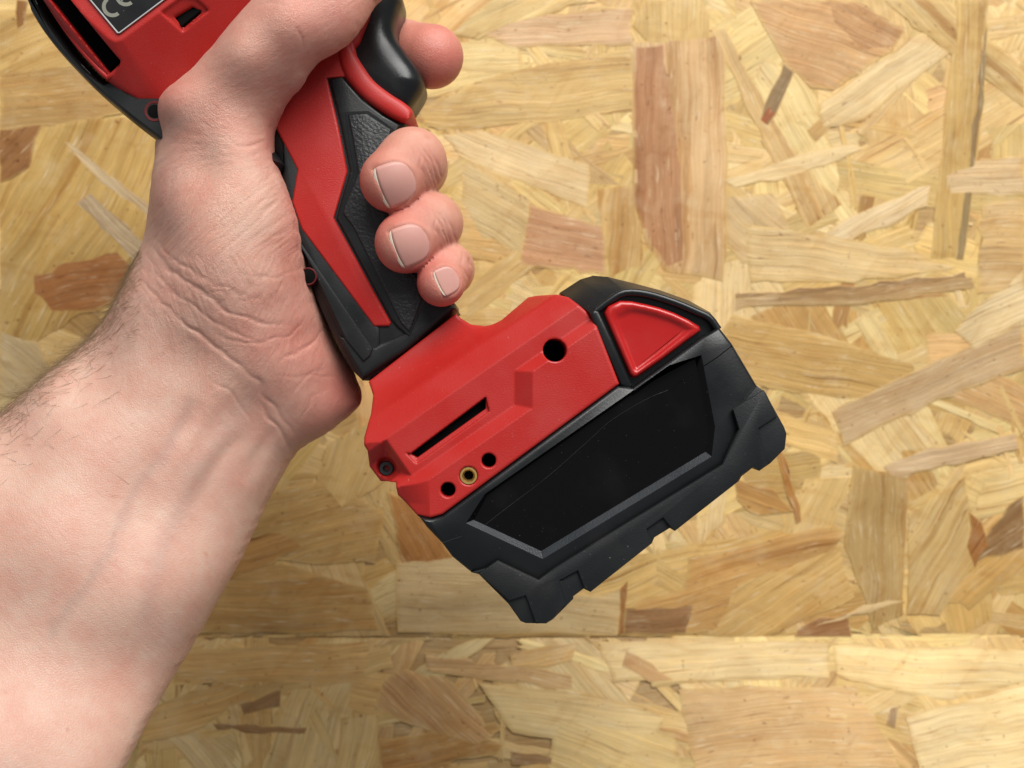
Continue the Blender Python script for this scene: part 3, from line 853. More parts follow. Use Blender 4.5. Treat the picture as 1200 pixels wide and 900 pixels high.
# collar above the foot
prism('collar', [(395,392),(424,446),(478,410),(534,361),(512,340),(492,352),(474,389),(440,404)], 17, -16.5, 17.3, M['black'], core, 1.6, 4, both=True)
# red shell of the handle
SHELL = [(383,91),(396,146),(407,200),(391,255),(458,378),(456,382),(438,382.5),(353,268),(342,236),(348,198),(321,146),(318,128),(290,100),(330,40),(400,30),(414,50),(417,66),(404,90)]
shell = prism('handle_shell', SHELL, 17.5, -16.8, 17.6, M['red'], drill, .7, 3)
# front grip (black) with its textured inset, and the rear grip panel
GRIP = [(386,92),(401,89.5),(407,97),(425,117),(449,135),(468,146),(462,160),(455,190),(458,230),(470,275),(490,318),(512,344),(492,368),(480,392),(466,384),(458,374),(394,255),(410,200),(399,146)]
grip = prism('front_grip', GRIP, 17.5, 8, 17.5, M['black'], core, .7, 3)
TEX = [(408,134),(430,133.5),(458,152),(450,190),(452,230),(464,275),(484,318),(500,340),(489,366),(480,389),(470,379),(414,266),(402,250),(404,243),(420,203),(414,166)]
prism('grip_groove', [(404,131),(432,130),(463,152),(455,190),(457,230),(468,275),(487,318),(504,341),(491,368),(480,394),(465,380),(398,252),(399,243),(415,203),(409,166)], 17.5, 10, 17.56, M['black_satin'], core, .05, 1)
prism('textured_pad', TEX, 17.6, 10, 18.1, M['texture'], core, .5, 3)
prism('rear_grip', [(330,151),(355,198),(349,236),(360,268),(445,384),(446,406),(428,432),(405,405),(365,320),(338,250),(331,205)], 17.3, 6, 17.2, M['black'], core, 1.0, 3)
prism('rear_pad', [(340,262),(354,286),(437,408),(434,417),(426,424),(405,398),(366,316)], 17.6, 8, 17.9, M['rubber'], core, .5, 3)
c = U(361, 324, 17.9)
lathe('screw_hole_ring', c[0], c[1], [(2.5, 14), (2.5, 18.0), (2.3, 18.15), (2.05, 18.1), (1.95, 15)], M['red_shaded'], core, 24)
lathe('screw_hole', c[0], c[1], [(1.95, 15), (1.95, 18.02), (1.9, 18.05)], M['void'], core, 20)
# trigger and the raised red rim under it
RO = smooth_poly([(409,42),(415,59),(423,73),(438,94),(458,110),(474,120),(483.5,129.5),(482,138)], 4, False)
RI = smooth_poly([(392,46),(395,64),(400,84),(410,99),(426,116),(448,132),(465,141),(475,142.5)], 4, False)
V = []; F = []; NP = 13
for (ax, ay), (bx, by) in zip(RO, RI):
    a_ = np.array(U(ax, ay, 17)[:2]); b_ = np.array(U(bx, by, 17)[:2]); c_ = (a_ + b_) / 2; hv = (a_ - b_) / 2
    V.append((*a_, -14.0))
    for k in range(NP):
        an = math.pi * k / (NP - 1); p_ = c_ + hv * math.copysign(abs(math.cos(an)) ** .7, math.cos(an))
        V.append((*p_, 15.6 + 3.0 * math.sin(an) ** .8))
    V.append((*b_, -14.0))
W2 = NP + 2
for i in range(len(RO) - 1):
    for k in range(W2 - 1):
        F.append((i * W2 + k, i * W2 + k + 1, (i + 1) * W2 + k + 1, (i + 1) * W2 + k))
F.append(tuple(range(W2))); F.append(tuple(range((len(RO) - 1) * W2, len(RO) * W2)))
build('trigger_rim', V, F, M['red'], shell, 60)
TRIG = smooth_poly([(425,-60),(425,0),(404,25),(390,54),(394,76),(403,97),(418,114),(438,127),(460,136),(478,131),(489,117),(496,104),(496,94),(489,80),(475,62),(466,48),(464,32),(468,14),(471,4),(470,-6),(462,-30),(462,-60)], 4)
h = 0.4; zt = 6.0; kt = (H - zt) / FPX
x0, y1 = U(400, -70, zt)[:2]; x1, y0 = U(505, 132, zt)[:2]
gx = np.arange(x0, x1, h); gy = np.arange(y0, y1, h); gz = np.arange(-15, 15, h)
X, Y = np.meshgrid(gx, gy, indexing='ij')
d2 = poly_sdf(TRIG, X / kt + 600, 450 - Y / kt) * kt
F = smax(d2[:, :, None], np.abs(gz)[None, None, :] - 13.0, 8.0)
# smax rounding pulls the outline in a little; give it back
F = F - 0.15
net_object('trigger', F, (gx[0], gy[0], gz[0]), h, M['black_satin'], drill)

# --- motor housing
ZM = 30.0; KM = (H - ZM) / FPX
HOUS = [(-34,-130),(16,-60),(50,0),(69,28),(91,59),(112,84),(127,97),(152,116),(180,140),(240,165),(320,150),(380,70),(412,30),(424,0),(432,-40),(440,-130)]
h = 0.36
x0, y1 = U(-55, -140, ZM)[:2]; x1, y0 = U(480, 175, ZM)[:2]
gx = np.arange(x0, x1, h); gy = np.arange(y0, y1, h); gz = np.arange(-34.5, 34.5, h)
X, Y = np.meshgrid(gx, gy, indexing='ij')
PX = X / KM + 600; PY = 450 - Y / KM
d2 = poly_sdf(HOUS, PX, PY) * KM
plat = [(-10,-80),(84,2),(132,47),(139,51),(146,49),(212,1),(330,-85),(330,-160),(-80,-160)]
dp = np.maximum(poly_sdf(plat, PX, PY), 0)
T = 33.0 - 0.17 * np.maximum(dp - 2, 0)
T = np.maximum(T, 15.5)
Z = gz[None, None, :]; AZ = np.abs(Z)
F = smax(d2[:, :, None], (AZ - T[:, :, None]) * .9, 2.0)
SLOT = [(-10,-70),(40,-70),(84,0),(141,71),(137,77),(127,86),(59,0)]
F = smax(F, -np.maximum((poly_sdf(SLOT, PX, PY) * KM)[:, :, None], 14 - AZ), .35)
HOLE = [(204,20),(212.5,29),(234,12),(225,7)]
F = smax(F, -np.maximum((poly_sdf(HOLE, PX, PY) * KM)[:, :, None], 18 - AZ), .35)
rec = poly_sdf([(193,18),(212,34),(242,10),(230,0),(218,0)], PX, PY) * KM
F = smax(F, -np.maximum(rec[:, :, None], (T[:, :, None] - 1.0 - 0.0) - AZ), .8)
# recess for the label
LAB = [(104,-2),(139,40),(194,-2),(300,-84),(300,-140),(60,-140),(40,-80)]
house = net_object('motor_housing', F, (gx[0], gy[0], gz[0]), h, M['red'], drill, 38)
prism('slot_dark', [(0,-60),(40,-60),(82,0),(138,71),(127,84),(61,0)], 24, 14.2, 24, M['void'], house, .2, 1)
prism('hole_dark', [(202,20),(212.5,31),(236,12),(225,5)], 29, 18.2, 29.0, M['void'], house, .2, 1)
# red lip along the slot
lip = smooth_poly([(10,-62),(52,-4),(71,25),(93,55),(114,79),(126,91)], 3, False)
lp = [U(x, y, 26.5) for x, y in lip] + [U(133, 87, 26.5), U(142, 78, 26.8)]
tube('slot_lip', lp, [0.8] * len(lp), M['red'], house, 8)
# black trim at the back
TO = smooth_poly([(-10,-90),(30,0),(35.5,15),(51,40),(73,67),(100,95.5),(124,118),(155.5,144),(184,165.5),(230,200),(300,240)], 3, False)
TI = [(330,190),(300,150),(230,116),(191,113),(164,112.5),(155,107),(143,94),(138,90),(126,95),(121,92),(108,82),(87,58),(65,27),(47,0),(5,-70)]
p = UP(TO + TI, 22)
if area2(p) < 0: p = p[::-1]
rings = []
for ins, zz in ((0.0, 8), (0.0, 16), (0.35, 19.5), (1.0, 22), (2.0, 23.8), (3.2, 24.6)):
    ii = inset(p, ins * .55)
    rings.append([(x, y, zz) for x, y in ii])
trim = loft('rear_trim', [[(x, y, -24) for x, y in p]] + rings, M['black'], drill, 35)
gl = [U(x + 9, y - 4, 23.3) for x, y in smooth_poly([(28,-12),(35.5,12),(51,38),(73,66),(100,94)], 4, False)]
tube('trim_bead', gl, 0.45, M['black_satin'], trim, 8)
c = U(182, 131, 24)
lathe('boss_ring', c[0], c[1], [(2.9, 20), (2.9, 24.5), (2.75, 24.75), (2.2, 24.7), (1.9, 24.2), (1.8, 22)], M['red_shaded'], trim, 28)
lathe('boss_hole', c[0], c[1], [(1.85, 22), (1.85, 24.66), (1.7, 24.7)], M['void'], trim, 24)
# rating label with silver border and CE mark
lab = prism('rating_label', LAB, 33.2, 31, 33.45, M['label'], drill, .12, 2)
bl = [U(x, y, 33.45) for x, y in [(40,-80),(104,-2),(138,38.5),(140,38.5),(194,-2),(300,-84)]]
tube('label_border', bl, 0.22, M['silver'], lab, 6)
def letter(cx, cy, R, wd, bar):
    ex = np.array((0.79, -0.61)); ey = np.array((-0.61, -0.79))
    V = []; F = []; n = 22
    for k in range(n + 1):
        a = math.radians(88 + (272 - 88) * k / n)
        for rr in (R - wd / 2, R + wd / 2):
            pxy = np.array((cx, cy)) + ex * rr * math.cos(a) + ey * rr * math.sin(a)
            V.append(U(pxy[0], pxy[1], 33.52)); 
    for k in range(n): F.append((2 * k, 2 * k + 1, 2 * k + 3, 2 * k + 2))
    if bar:
        b0 = len(V)
        for u, v in ((-R + wd * .4, -wd / 2), (-wd * .2, -wd / 2), (-wd * .2, wd / 2), (-R + wd * .4, wd / 2)):
            pxy = np.array((cx, cy)) + ex * u + ey * v; V.append(U(pxy[0], pxy[1], 33.52))
        F.append((b0, b0 + 1, b0 + 2, b0 + 3))
    return build('letter', V, F, M['print'], lab, 0)
letter(132, 7.6, 10.4, 4.4, False)
letter(147.5, -5.2, 10.4, 4.4, True)

# ------------------------------------------------------------------ hand and forearm
OUTL = [(-160,650),(-90,575),(-40,527),(0,489),(40,455),(80,421),(118,386),(143,351),(159,314),(172,284),(180,240),(184,200),(186.5,160),(188,128),(199,109),(226,84),(254,52),(275,26),(300,0),(335,-34),(390,-62),(440,-66),(480,-56),(492,-40),(478,-22),(443,1),(430,22),(411,48),(391,61),(369,74),(357,94),(345,110),(330,130),(321,150),(318,170),(325,195),(336,222),(347,255),(354,290),(360,320),(373,357),(389,395),(405,421),(418,446),(424,468),(411,485),(381,508),(351,526),(336,546),(315,582),(300,616),(279,660),(255,703),(230,747),(205,791),(178,840),(148,897),(110,970),(60,1060),(-160,1060)]
ZCP = [(-150,760,34),(-50,560,24),(0,900,44),(100,960,46),(90,640,20),(60,480,12),(180,720,20),(230,560,6),(150,420,3),(250,440,1),(330,480,-2),(400,450,-3),(380,400,0),(200,300,3),(300,300,13),(335,330,15),(365,370,11),(345,270,18),(330,220,19),(318,180,22),(260,220,11),(200,180,12),(300,160,20),(230,110,22),(300,70,31),(350,40,34),(400,20,31),(450,-30,27),(480,-45,24)]
RCP = [(0,800,.66),(100,600,.70),(230,520,.74),(250,420,.84),(370,430,.95),(270,250,1.02),(250,130,.92),(330,50,.86),(430,-20,.78),(-100,900,.66)]
def idw(cp, x, y, p=2.6):
    num = np.zeros(np.shape(x)); den = np.zeros(np.shape(x))
    for cx, cy, v in cp:
        w_ = 1.0 / ((x - cx) ** 2 + (y - cy) ** 2 + 900) ** (p / 2)
        num += w_ * v; den += w_
    return num / den
out_px = smooth_poly(OUTL, 4)
ox = np.array([p[0] for p in out_px]); oy = np.array([p[1] for p in out_px])
oz = idw(ZCP, ox, oy)
poly_w = np.stack([(ox - 600) * (H - oz) / FPX, (450 - oy) * (H - oz) / FPX], 1)
zcw = [(*U(cx, cy, v)[:2], v) for cx, cy, v in ZCP]
rcw = [(*U(cx, cy, float(idw(ZCP, np.array(cx * 1.0), np.array(cy * 1.0))))[:2], v) for cx, cy, v in RCP]
def idw_w(cp, x, y, p=2.6):
    num = np.zeros(np.shape(x)); den = np.zeros(np.shape(x))
    for cx, cy, v in cp:
        w_ = 1.0 / ((x - cx) ** 2 + (y - cy) ** 2 + 45) ** (p / 2)
        num += w_ * v; den += w_
    return num / den

h = 0.8
bx0, bx1 = -172.0, -2.0
by0, by1 = -142.0, 122.0
gx = np.arange(bx0, bx1, h); gy = np.arange(by0, by1, h); gz = np.arange(-48, 72, h)
X, Y = np.meshgrid(gx, gy, indexing='ij')
d2 = poly_sdf(poly_w, X, Y)
# membrane inflation of the outline: solve lap(u) = -2, u = 0 on the border
ins_ = d2 < 0
u = np.where(ins_, np.minimum(-d2 * 20, 600), 0.0)
col_ = (np.add.outer(np.arange(X.shape[0]), np.arange(X.shape[1])) % 2).astype(bool)
om = 1.93
for it in range(420):
    for c_ in (False, True):
        nb = np.zeros_like(u)
        nb[1:-1, 1:-1] = u[:-2, 1:-1] + u[2:, 1:-1] + u[1:-1, :-2] + u[1:-1, 2:]
        new = (nb + 2 * h * h) / 4
        mk = ins_ & (col_ == c_)
        u = np.where(mk, u + om * (new - u), u)
u[ins_] = np.maximum(u[ins_], 0.01)
u = np.where(ins_, u, -np.maximum(d2, 0) * 22)
zc = idw_w(zcw, X, Y)
rt = idw_w(rcw, X, Y)
W_ = rt * rt * u
gxu, gyu = np.gradient(W_, h)
zz = gz[None, None, :] - zc[:, :, None]
g = zz ** 2 - W_[:, :, None]
F = (g / np.sqrt(4 * zz ** 2 + (gxu ** 2 + gyu ** 2)[:, :, None] + 4.0)).astype(np.float32)
F = np.minimum(F, 30)

def capsule(F, a, b, ra, rb, k):
    a = np.array(a); b = np.array(b); m = max(ra, rb) + k + 4
    lo_ = np.minimum(a, b) - m; hi = np.maximum(a, b) + m
    ix = np.searchsorted(gx, (lo_[0], hi[0])); iy = np.searchsorted(gy, (lo_[1], hi[1])); iz = np.searchsorted(gz, (lo_[2], hi[2]))
    sl = (slice(*ix), slice(*iy), slice(*iz))
    x = gx[sl[0]][:, None, None] - a[0]; y = gy[sl[1]][None, :, None] - a[1]; z_ = gz[sl[2]][None, None, :] - a[2]
    e = b - a
    t = np.clip((x * e[0] + y * e[1] + z_ * e[2]) / (e @ e + 1e-9), 0, 1)
    d = np.sqrt((x - e[0] * t) ** 2 + (y - e[1] * t) ** 2 + (z_ - e[2] * t) ** 2) - (ra + (rb - ra) * t)
    F[sl] = smin(F[sl], d, k) if k > 0 else np.minimum(F[sl], d)

# back of the hand behind the handle: from the palm to the knuckles
MC = {'index': U(352, 110, -30), 'middle': U(372, 190, -33), 'ring': U(396, 265, -32), 'little': U(420, 330, -29)}
for k_, a in (('index', U(255, 205, -4)), ('middle', U(265, 250, -6)), ('ring', U(290, 310, -6)), ('little', U(320, 370, -6))):
    capsule(F, a, MC[k_], 15, 11.0 if k_ != 'little' else 9.5, 9)
# fingers: (knuckle, middle joint, last joint, tip, radii)
FING = {
 'middle': [MC['middle'], U(487, 196, -24), U(483, 190, 19.5), U(459, 211.5, 24.8)],
 'ring':   [MC['ring'], U(506, 262, -23), U(502, 263, 18.5), U(475, 284.5, 24.0)],
 'little': [MC['little'], U(524, 316, -20), U(523, 314, 17.5), U(517, 331, 22.8)],
}
FR = {'middle': (10.5, 9.6, 8.9, 8.7), 'ring': (10.2, 9.3, 8.6, 8.4), 'little': (9, 8.0, 6.7, 6.7)}
fing_F = np.full(F.shape, 40, np.float32)
for nm in ('middle', 'ring', 'little'):
    ch = FING[nm]; rr = FR[nm]
    G = np.full(F.shape, 40, np.float32)
    capsule(G, ch[0], ch[1], rr[0], rr[1], 0)
    capsule(G, ch[1], ch[2], rr[1], rr[2], 2.5)
    capsule(G, ch[2], ch[3], rr[2], rr[3], 3.0)
    fing_F = np.minimum(fing_F, G)          # neighbouring fingers touch but stay separate
G = np.full(F.shape, 40, np.float32)
capsule(G, MC['index'], U(420, 66, -26), 10.8, 9.8, 0)
capsule(G, U(420, 66, -26), U(470, 62, -14), 9.8, 9.4, 3)
capsule(G, U(470, 62, -14), U(506, 66.5, -6.5), 9.4, 9.5, 3)
fing_F = np.minimum(fing_F, G)
F = smin(F, fing_F, 2.0)
V, Q = surface_nets(F, (gx[0], gy[0], gz[0]), h)
hand_me = mesh_np('tmp_hand', V, Q)
tmp = bpy.data.objects.new('tmp_hand', hand_me); COL.objects.link(tmp)
md = tmp.modifiers.new('s', 'SMOOTH'); md.factor = 0.5; md.iterations = 2
md = tmp.modifiers.new('ss', 'SUBSURF'); md.levels = 1; md.render_levels = 1
dg = bpy.context.evaluated_depsgraph_get()
me = bpy.data.meshes.new_from_object(tmp.evaluated_get(dg))
bpy.data.objects.remove(tmp)
nv = len(me.vertices)
co = np.empty(nv * 3, np.float32); me.vertices.foreach_get('co', co); co = co.reshape(-1, 3) * 1000.0
nr = np.empty(nv * 3, np.float32); me.vertex_normals.foreach_get('vector', nr); nr = nr.reshape(-1, 3)
kx = FPX / (H - co[:, 2]); PXv = co[:, 0] * kx + 600; PYv = 450 - co[:, 1] * kx
front = np.clip(nr[:, 2] * 3, 0, 1) 
palm = ((PXv < np.where((PYv > 385) | (PYv < 75), 440, 402)) & (co[:, 2] > -14)).astype(float)
disp = np.zeros(nv)
wob = (vnoise(PXv / 14, PYv / 14, 3) - .5) * 7; wob2 = (vnoise(PXv / 14 + 40, PYv / 14, 4) - .5) * 7
def line_t(pts, X, Y):
    P = np.asarray(pts, float); seg = np.hypot(*(P[1:] - P[:-1]).T); acc = np.concatenate([[0], np.cumsum(seg)]); tot = acc[-1]
    d = np.full(X.shape, 1e18); tt = np.zeros(X.shape)
    for i in range(1, len(P)):
        ax, ay = P[i - 1]; ex, ey = P[i] - P[i - 1]
        wx, wy = X - ax, Y - ay
        t = np.clip((wx * ex + wy * ey) / (ex * ex + ey * ey + 1e-12), 0, 1)
        dd = (wx - ex * t) ** 2 + (wy - ey * t) ** 2
        m_ = dd < d; d = np.where(m_, dd, d); tt = np.where(m_, (acc[i - 1] + t * seg[i - 1]) / tot, tt)
    return np.sqrt(d), tt
brk = 0.35 + 1.1 * vnoise(PXv / 11, PYv / 11, 31)
def crease(pts, w_, dep, lip=0.22):
    global disp
    d, tt = line_t(smooth_poly(pts, 4, False), PXv + wob, PYv + wob2)
    e = np.clip(np.sin(np.pi * np.clip(tt, 0.02, .98)), 0, 1) ** .6 * np.clip(brk, .3, 1.2)
    w_ = w_ * .75; dep = dep * .34
    disp += palm * front * e * (-dep * np.exp(-(d / w_) ** 2) + dep * lip * np.exp(-((d - 3.2 * w_) / (2.2 * w_)) ** 2))
# wrist and palm creases
crease([(160,328),(176,341),(200,364),(228,384),(258,408),(285,428),(311,462),(330,488),(345,506)], 3.2, 1.0)
crease([(178,288),(196,312),(222,334),(262,359),(302,376),(334,379)], 3.2, 0.9)
crease([(172,300),(190,326),(216,350),(250,374),(290,396),(320,404)], 2.4, 0.55)
crease([(180,276),(210,306),(240,326),(280,345)], 2.2, 0.4)
crease([(300,8),(318,4),(338,8)], 2.0, 0.3)
crease([(344,30),(352,44),(352,58)], 2.4, 0.4)
crease([(326,424),(348,414),(366,404),(384,384)], 2.6, 0.7)
crease([(258,392),(290,404),(320,398),(346,388),(362,368)], 2.2, 0.45)
crease([(306,470),(320,494),(334,516),(340,530)], 3.0, 0.8)
crease([(340,470),(352,450),(368,436),(380,430)], 2.0, 0.35)
crease([(352,492),(364,470),(382,456)], 2.0, 0.3)
crease([(318,440),(350,442),(380,440),(400,446)], 1.8, 0.28)
crease([(240,440),(270,460),(300,500)], 2.6, 0.35)
crease([(268,166),(290,172),(306,168),(318,160)], 2.2, 0.5)
crease([(255,182),(285,184),(312,176)], 2.0, 0.3)
crease([(330,225),(314,236),(296,240)], 2.0, 0.25)
crease([(346,262),(324,276),(300,280)], 2.0, 0.25)
crease([(356,310),(330,322),(300,322),(276,316)], 2.2, 0.3)
# fine wrinkle field, direction turns from wrist to thumb
ang = np.radians(np.interp(PYv, [0, 120, 200, 300, 400, 480], [-25, -18, 10, 32, 40, 48]))
uu = PXv * np.cos(ang) + PYv * np.sin(ang); vv = -PXv * np.sin(ang) + PYv * np.cos(ang)
wn = vnoise(uu / 26 + 3 * vnoise(PXv / 40, PYv / 40, 8), vv / 4.6, 5); wn2 = vnoise(uu / 12, vv / 2.6, 6)
ang2 = ang + 1.0
u2 = PXv * np.cos(ang2) + PYv * np.sin(ang2); v2 = -PXv * np.sin(ang2) + PYv * np.cos(ang2)
wn3 = vnoise(u2 / 18, v2 / 4.0, 9)
amp = np.exp(-(((PXv - 255) / 120) ** 2 + ((PYv - 290) / 150) ** 2))
ridge = lambda n_: 1 - np.abs(2 * n_ - 1)
disp += palm * front * (amp * (-0.16 * ridge(wn) ** 4 - 0.08 * ridge(wn2) ** 3 - 0.10 * ridge(wn3) ** 4) + 0.05 * (wn2 - .5))
# forearm: broad muscles, two tendons and a vein
def ridge_line(pts, w_, hgt):
    global disp
    d, tt = line_t(smooth_poly(pts, 4, False), PXv, PYv)
    disp += palm * front * hgt * np.exp(-(d / (w_ * (1 + .8 * tt))) ** 2) * np.sin(np.pi * np.clip(tt, 0, 1)) ** .8
ridge_line([(302,478),(280,496),(258,516),(232,550),(200,600),(170,660)], 13, 0.9)
ridge_line([(262,452),(238,490),(205,540),(165,610)], 11, 0.7)
ridge_line([(322,500),(306,530),(284,566)], 7, -0.5)
ridge_line([(284,510),(262,532),(244,560),(226,600)], 8, -0.5)
ridge_line([(236,470),(210,510),(180,560)], 9, -0.5)
disp += palm * front * np.interp(PYv, [150, 400], [.5, 1.5]) * (vnoise(PXv / 110, PYv / 110, 12) - .5)
# thenar swelling and knuckle of the thumb
disp += palm * front * 2.0 * np.exp(-(((PXv - 285) / 60) ** 2 + ((PYv - 265) / 75) ** 2))
disp += palm * 1.2 * np.exp(-(((PXv - 200) / 26) ** 2 + ((PYv - 125) / 26) ** 2))
# fingers: knuckle wrinkles, nail beds
NAIL = {'middle': ((464.5, 214.5), (-0.93, 0.36), 43, 51), 'ring': ((481.5, 286.5), (-0.93, 0.36), 41, 48), 'little': ((524.5, 328.5), (-0.90, 0.43), 25, 33)}
fmask = ((PXv > 415) & (co[:, 2] > 6)).astype(float)
tint_red = np.zeros(nv)
nails = {}
for nm, (c_, dirv, ln, wd) in NAIL.items():
    dv = np.array(dirv) / np.hypot(*dirv); pv = np.array((-dv[1], dv[0]))
    a_ = (PXv - c_[0]) * dv[0] + (PYv - c_[1]) * dv[1]      # towards the tip
    b_ = (PXv - c_[0]) * pv[0] + (PYv - c_[1]) * pv[1]
    ra_ = np.where(a_ < .15 * ln, np.hypot((.15 * ln - a_) / (.65 * ln), b_ / (wd / 2)), np.maximum(np.abs(b_) / (wd / 2), a_ / (ln / 2)))
    e = (ra_ - 1) * wd / 2
    sel = fmask * front
    disp += sel * (-0.55 * (1 / (1 + np.exp(np.clip(e / 0.9, -30, 30)))) + 0.30 * np.exp(-((e - 4.0) / 3.2) ** 2) * np.clip((ln / 2 - 3 - a_) / 8, 0, 1))
    disp += sel * -0.9 * np.exp(-((a_ / (ln * .62)) ** 2 + (b_ / (wd * .42)) ** 2))      # flat of the finger end
    # skin lines behind the nail
    back = np.exp(-((a_ + ln * .5 + 17) / 11) ** 2) * np.exp(-(b_ / (wd * .55)) ** 2)
    disp += sel * back * -0.40 * ridge(vnoise(a_ / 3.4 + 1.5 * vnoise(b_ / 9, a_ / 9, 2), b_ / 26, 21)) ** 3
    for A_, dp_ in ((21, .30), (26, .34), (32, .26)):
        disp += sel * -dp_ * np.exp(-((a_ + ln * .5 + A_ - .006 * b_ * b_ + 2.5 * (vnoise(b_ / 9, b_ * 0 + A_, 5) - .5)) / 1.3) ** 2) * np.exp(-(b_ / (wd * .5)) ** 4)
    nails[nm] = (np.array(c_), dv, pv, ln, wd)
co2 = co + nr * disp[:, None]
# colour of the skin itself
def gauss3(c_, r_): return np.exp(-(((co - np.array(c_)) ** 2).sum(1)) / (r_ * r_))
tips = sum(gauss3(FING[k_][3] + np.array((-3.5, -2.5, -3)), 10.5) for k_ in FING) + 0.75 * gauss3(U(512, 76, -6), 17)
red = np.clip(tips, 0, 1)
G2 = lambda x, y, rx, ry: np.exp(-(((PXv - x) / rx) ** 2 + ((PYv - y) / ry) ** 2)) * palm
pink = np.clip(.75 * G2(400, 462, 42, 55) + .6 * G2(330, 175, 22, 26) + .55 * G2(205, 110, 22, 22) + .45 * G2(345, 400, 50, 45) + .6 * G2(400, 25, 60, 45) + .35 * G2(345, 270, 25, 70), 0, 1)
pale = np.clip(.7 * G2(285, 255, 55, 60) + .25 * G2(230, 460, 60, 50), 0, 1)
vein = np.clip(.9 * np.exp(-(line_dist([(225, 470), (200, 520), (150, 590), (120, 660), (60, 740)], PXv + wob, PYv + wob2) / 7) ** 2) + .8 * np.exp(-(line_dist([(290, 470), (255, 515), (235, 545), (190, 640), (170, 720)], PXv, PYv) / 12) ** 2), 0, 1) * palm
hand_part = 1 / (1 + np.exp(np.clip((PYv - 430 + (PXv - 250) * -.9) / 45, -30, 30)))
arm_c = np.array(lin((204, 167, 149))); palm_c = np.array(lin((200, 154, 137))); red_c = np.array(lin((190, 98, 90))); pink_c = np.array(lin((204, 132, 118))); pale_c = np.array(lin((208, 174, 154))); vein_c = np.array(lin((178, 152, 140)))
colr = arm_c[None] * (1 - hand_part[:, None]) + palm_c[None] * hand_part[:, None]
fing = 1 - palm
colr = colr * (1 - fing[:, None]) + np.array(lin((200, 148, 128)))[None] * fing[:, None]
for m_, c_ in ((pale, pale_c), (pink, pink_c), (vein * .5, vein_c), (red, red_c)):
    colr = colr * (1 - m_[:, None]) + c_[None] * m_[:, None]
me.vertices.foreach_set('co', (co2 * 0.001).astype(np.float32).ravel())
ca_ = me.color_attributes.new('tint', 'FLOAT_COLOR', 'POINT')
ca_.data.foreach_set('color', np.concatenate([colr, np.ones((nv, 1))], 1).astype(np.float32).ravel())
fv = me.attributes.new('fold', 'FLOAT_VECTOR', 'POINT'); fv.data.foreach_set('vector', np.stack([uu, vv, co[:, 2] * 4], 1).astype(np.float32).ravel())
fa_ = me.attributes.new('fold_amount', 'FLOAT', 'POINT')
fa_.data.foreach_set('value', np.clip(.06 + .30 * hand_part * palm + palm * (.8 * amp + .5 * np.exp(-(((PXv - 370) / 50) ** 2 + ((PYv - 440) / 60) ** 2))) + .22 * fmask, 0, 1).astype(np.float32))
me.name = 'person'; me.materials.clear()
me.update()
me.polygons.foreach_set("use_smooth", np.ones(len(me.polygons), bool))
person = link('person', me, M['skin'])
person['label'] = 'bare left forearm and hand gripping the drill by its handle'
person['category'] = 'person'

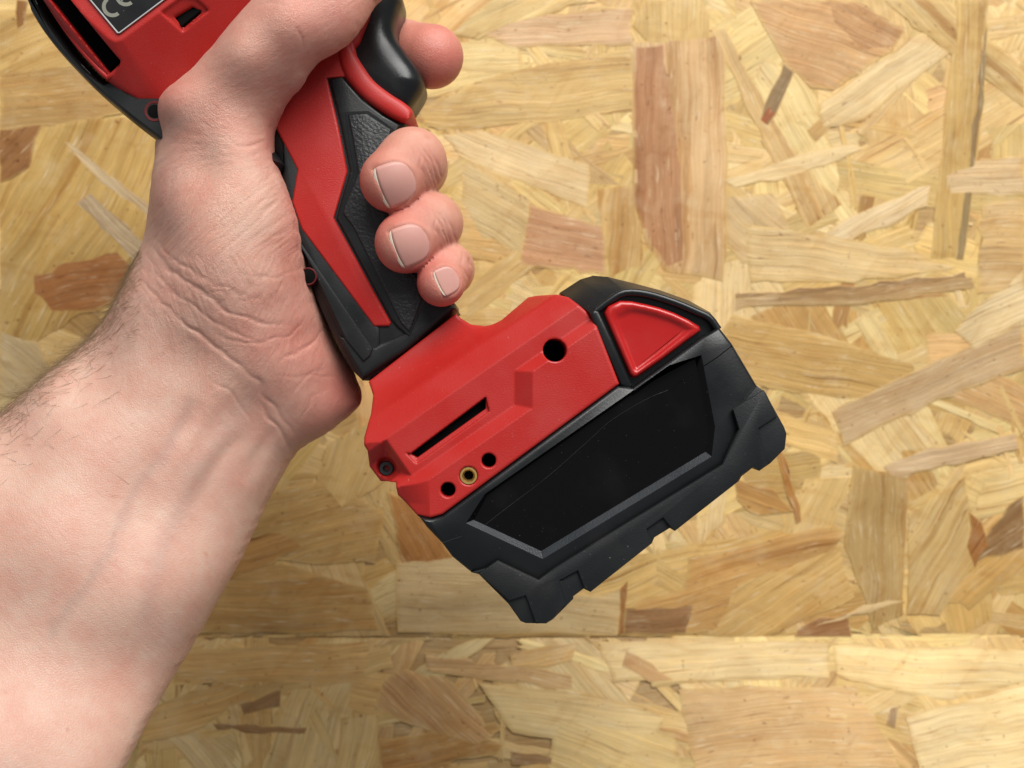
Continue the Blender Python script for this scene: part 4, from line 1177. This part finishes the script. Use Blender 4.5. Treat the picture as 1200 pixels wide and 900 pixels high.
# nails laid on the finger ends
bvh = BVHTree.FromPolygons([tuple(v) for v in (co2 * 0.001)], [tuple(p.vertices) for p in me.polygons])
cam_w = Vector((0, 0, H / 1000))
def hit(px, py):
    d = Vector(((px - 600) / FPX, (450 - py) / FPX, -1)).normalized()
    l, n_, i, ds = bvh.ray_cast(cam_w, d)
    return l, n_
for nm, (c_, dv, pv, ln, wd) in nails.items():
    # smooth cross-section: sample the bed coarsely, fit a quadric, so the plate is clean
    A = []; zs = []
    for a in np.linspace(-.45, .45, 9):
        for b_ in np.linspace(-.46, .46, 9):
            p = c_ + dv * a * ln + pv * b_ * wd; l, n_ = hit(*p)
            if l is None or l.z < 0.012: continue
            A.append((1, a, b_, a * a, b_ * b_, a * b_)); zs.append(l.z * 1000)
    cf = np.linalg.lstsq(np.array(A), np.array(zs), rcond=None)[0]
    zf = lambda a, b_: cf @ np.array((1, a, b_, a * a, b_ * b_, a * b_))
    def patch(name, a0, a1, mat, parent, lift, nu=12, nvv=12):
        V = []; F = []
        for i in range(nu + 1):
            for j in range(nvv + 1):
                t = i / nu; w_ = j / nvv * 2 - 1
                a = a0 + (a1 - a0) * t
                half = .5 * max(1 - ((.15 - a) / .66) ** 2.8, 0.001) ** .45 if a < .15 else .5
                if a > .38: half *= 1 - .10 * ((a - .38) / .12) ** 2
                b_ = w_ * half
                aa = a + (0.07 * (1 - w_ * w_) - 0.05 if a > .2 else 0) * min(1, (a - .2) / .25 if a > .2 else 0)
                p = c_ + dv * aa * ln + pv * b_ * wd
                V.append(U(p[0], p[1], zf(aa, b_) + lift))
        for i in range(nu):
            for j in range(nvv):
                k = i * (nvv + 1) + j; F.append((k, k + 1, k + nvv + 2, k + nvv + 1))
        o = build(name, V, F, mat, parent, 60)
        md = o.modifiers.new('thickness', 'SOLIDIFY'); md.thickness = 0.0004; md.offset = 0
        return o
    nail = patch('fingernail', -.505, .43, M['nail'], person, 0.12)
    patch('nail_tip', .44, .525, M['nail_tip'], nail, 0.16, 4, 12)

# arm hair: mostly along the upper edge of the forearm
cand = np.nonzero((PXv < 168) & (PXv > -30) & (PYv > 290) & (PYv < 640) & (nr[:, 2] > -0.35) & (palm > 0))[0]
edge_d = line_dist([(-40, 527), (0, 489), (40, 455), (80, 421), (118, 386), (143, 351), (165, 300)], PXv[cand], PYv[cand])
pw = np.exp(-edge_d / 13) + 0.016 * np.exp(-edge_d / 60); pw /= pw.sum()
pick = rng.choice(cand, 2600, replace=False, p=pw)
V = []; Fh = []
for vi in pick:
    p = co2[vi].astype(float); n_ = nr[vi].astype(float)
    a = math.radians(rng.normal(212, 26)) if rng.random() < .8 else math.radians(rng.normal(150, 40))
    d = np.array((math.cos(a), math.sin(a), 0)); d = d - n_ * (d @ n_); d /= np.linalg.norm(d) + 1e-9
    if n_[2] < .35: d = d * 1.0 + n_ * rng.uniform(.1, .8)
    Lh = rng.uniform(2.5, 7.5); lift = rng.uniform(.03, .32); curl = rng.normal(0, .35)
    side = np.cross(n_, d); o0 = len(V); seg = 5; r0_ = rng.uniform(.02, .045)
    for k in range(seg + 1):
        t = k / seg
        q_ = p + d * Lh * t + n_ * (Lh * lift * t * (1 - .75 * t) + .06) + side * curl * Lh * t * t * .5
        rr_ = r0_ * (1 - .85 * t)
        for m_ in range(3):
            an = m_ * 2.0944
            V.append(q_ + side * math.cos(an) * rr_ + n_ * math.sin(an) * rr_)
    for k in range(seg):
        for m_ in range(3):
            a0 = o0 + k * 3 + m_; b0 = o0 + k * 3 + (m_ + 1) % 3
            Fh.append((a0, b0, b0 + 3, a0 + 3))
hr = build('arm_hair', V, Fh, M['hair'], person, 60)
hr['kind'] = 'stuff'
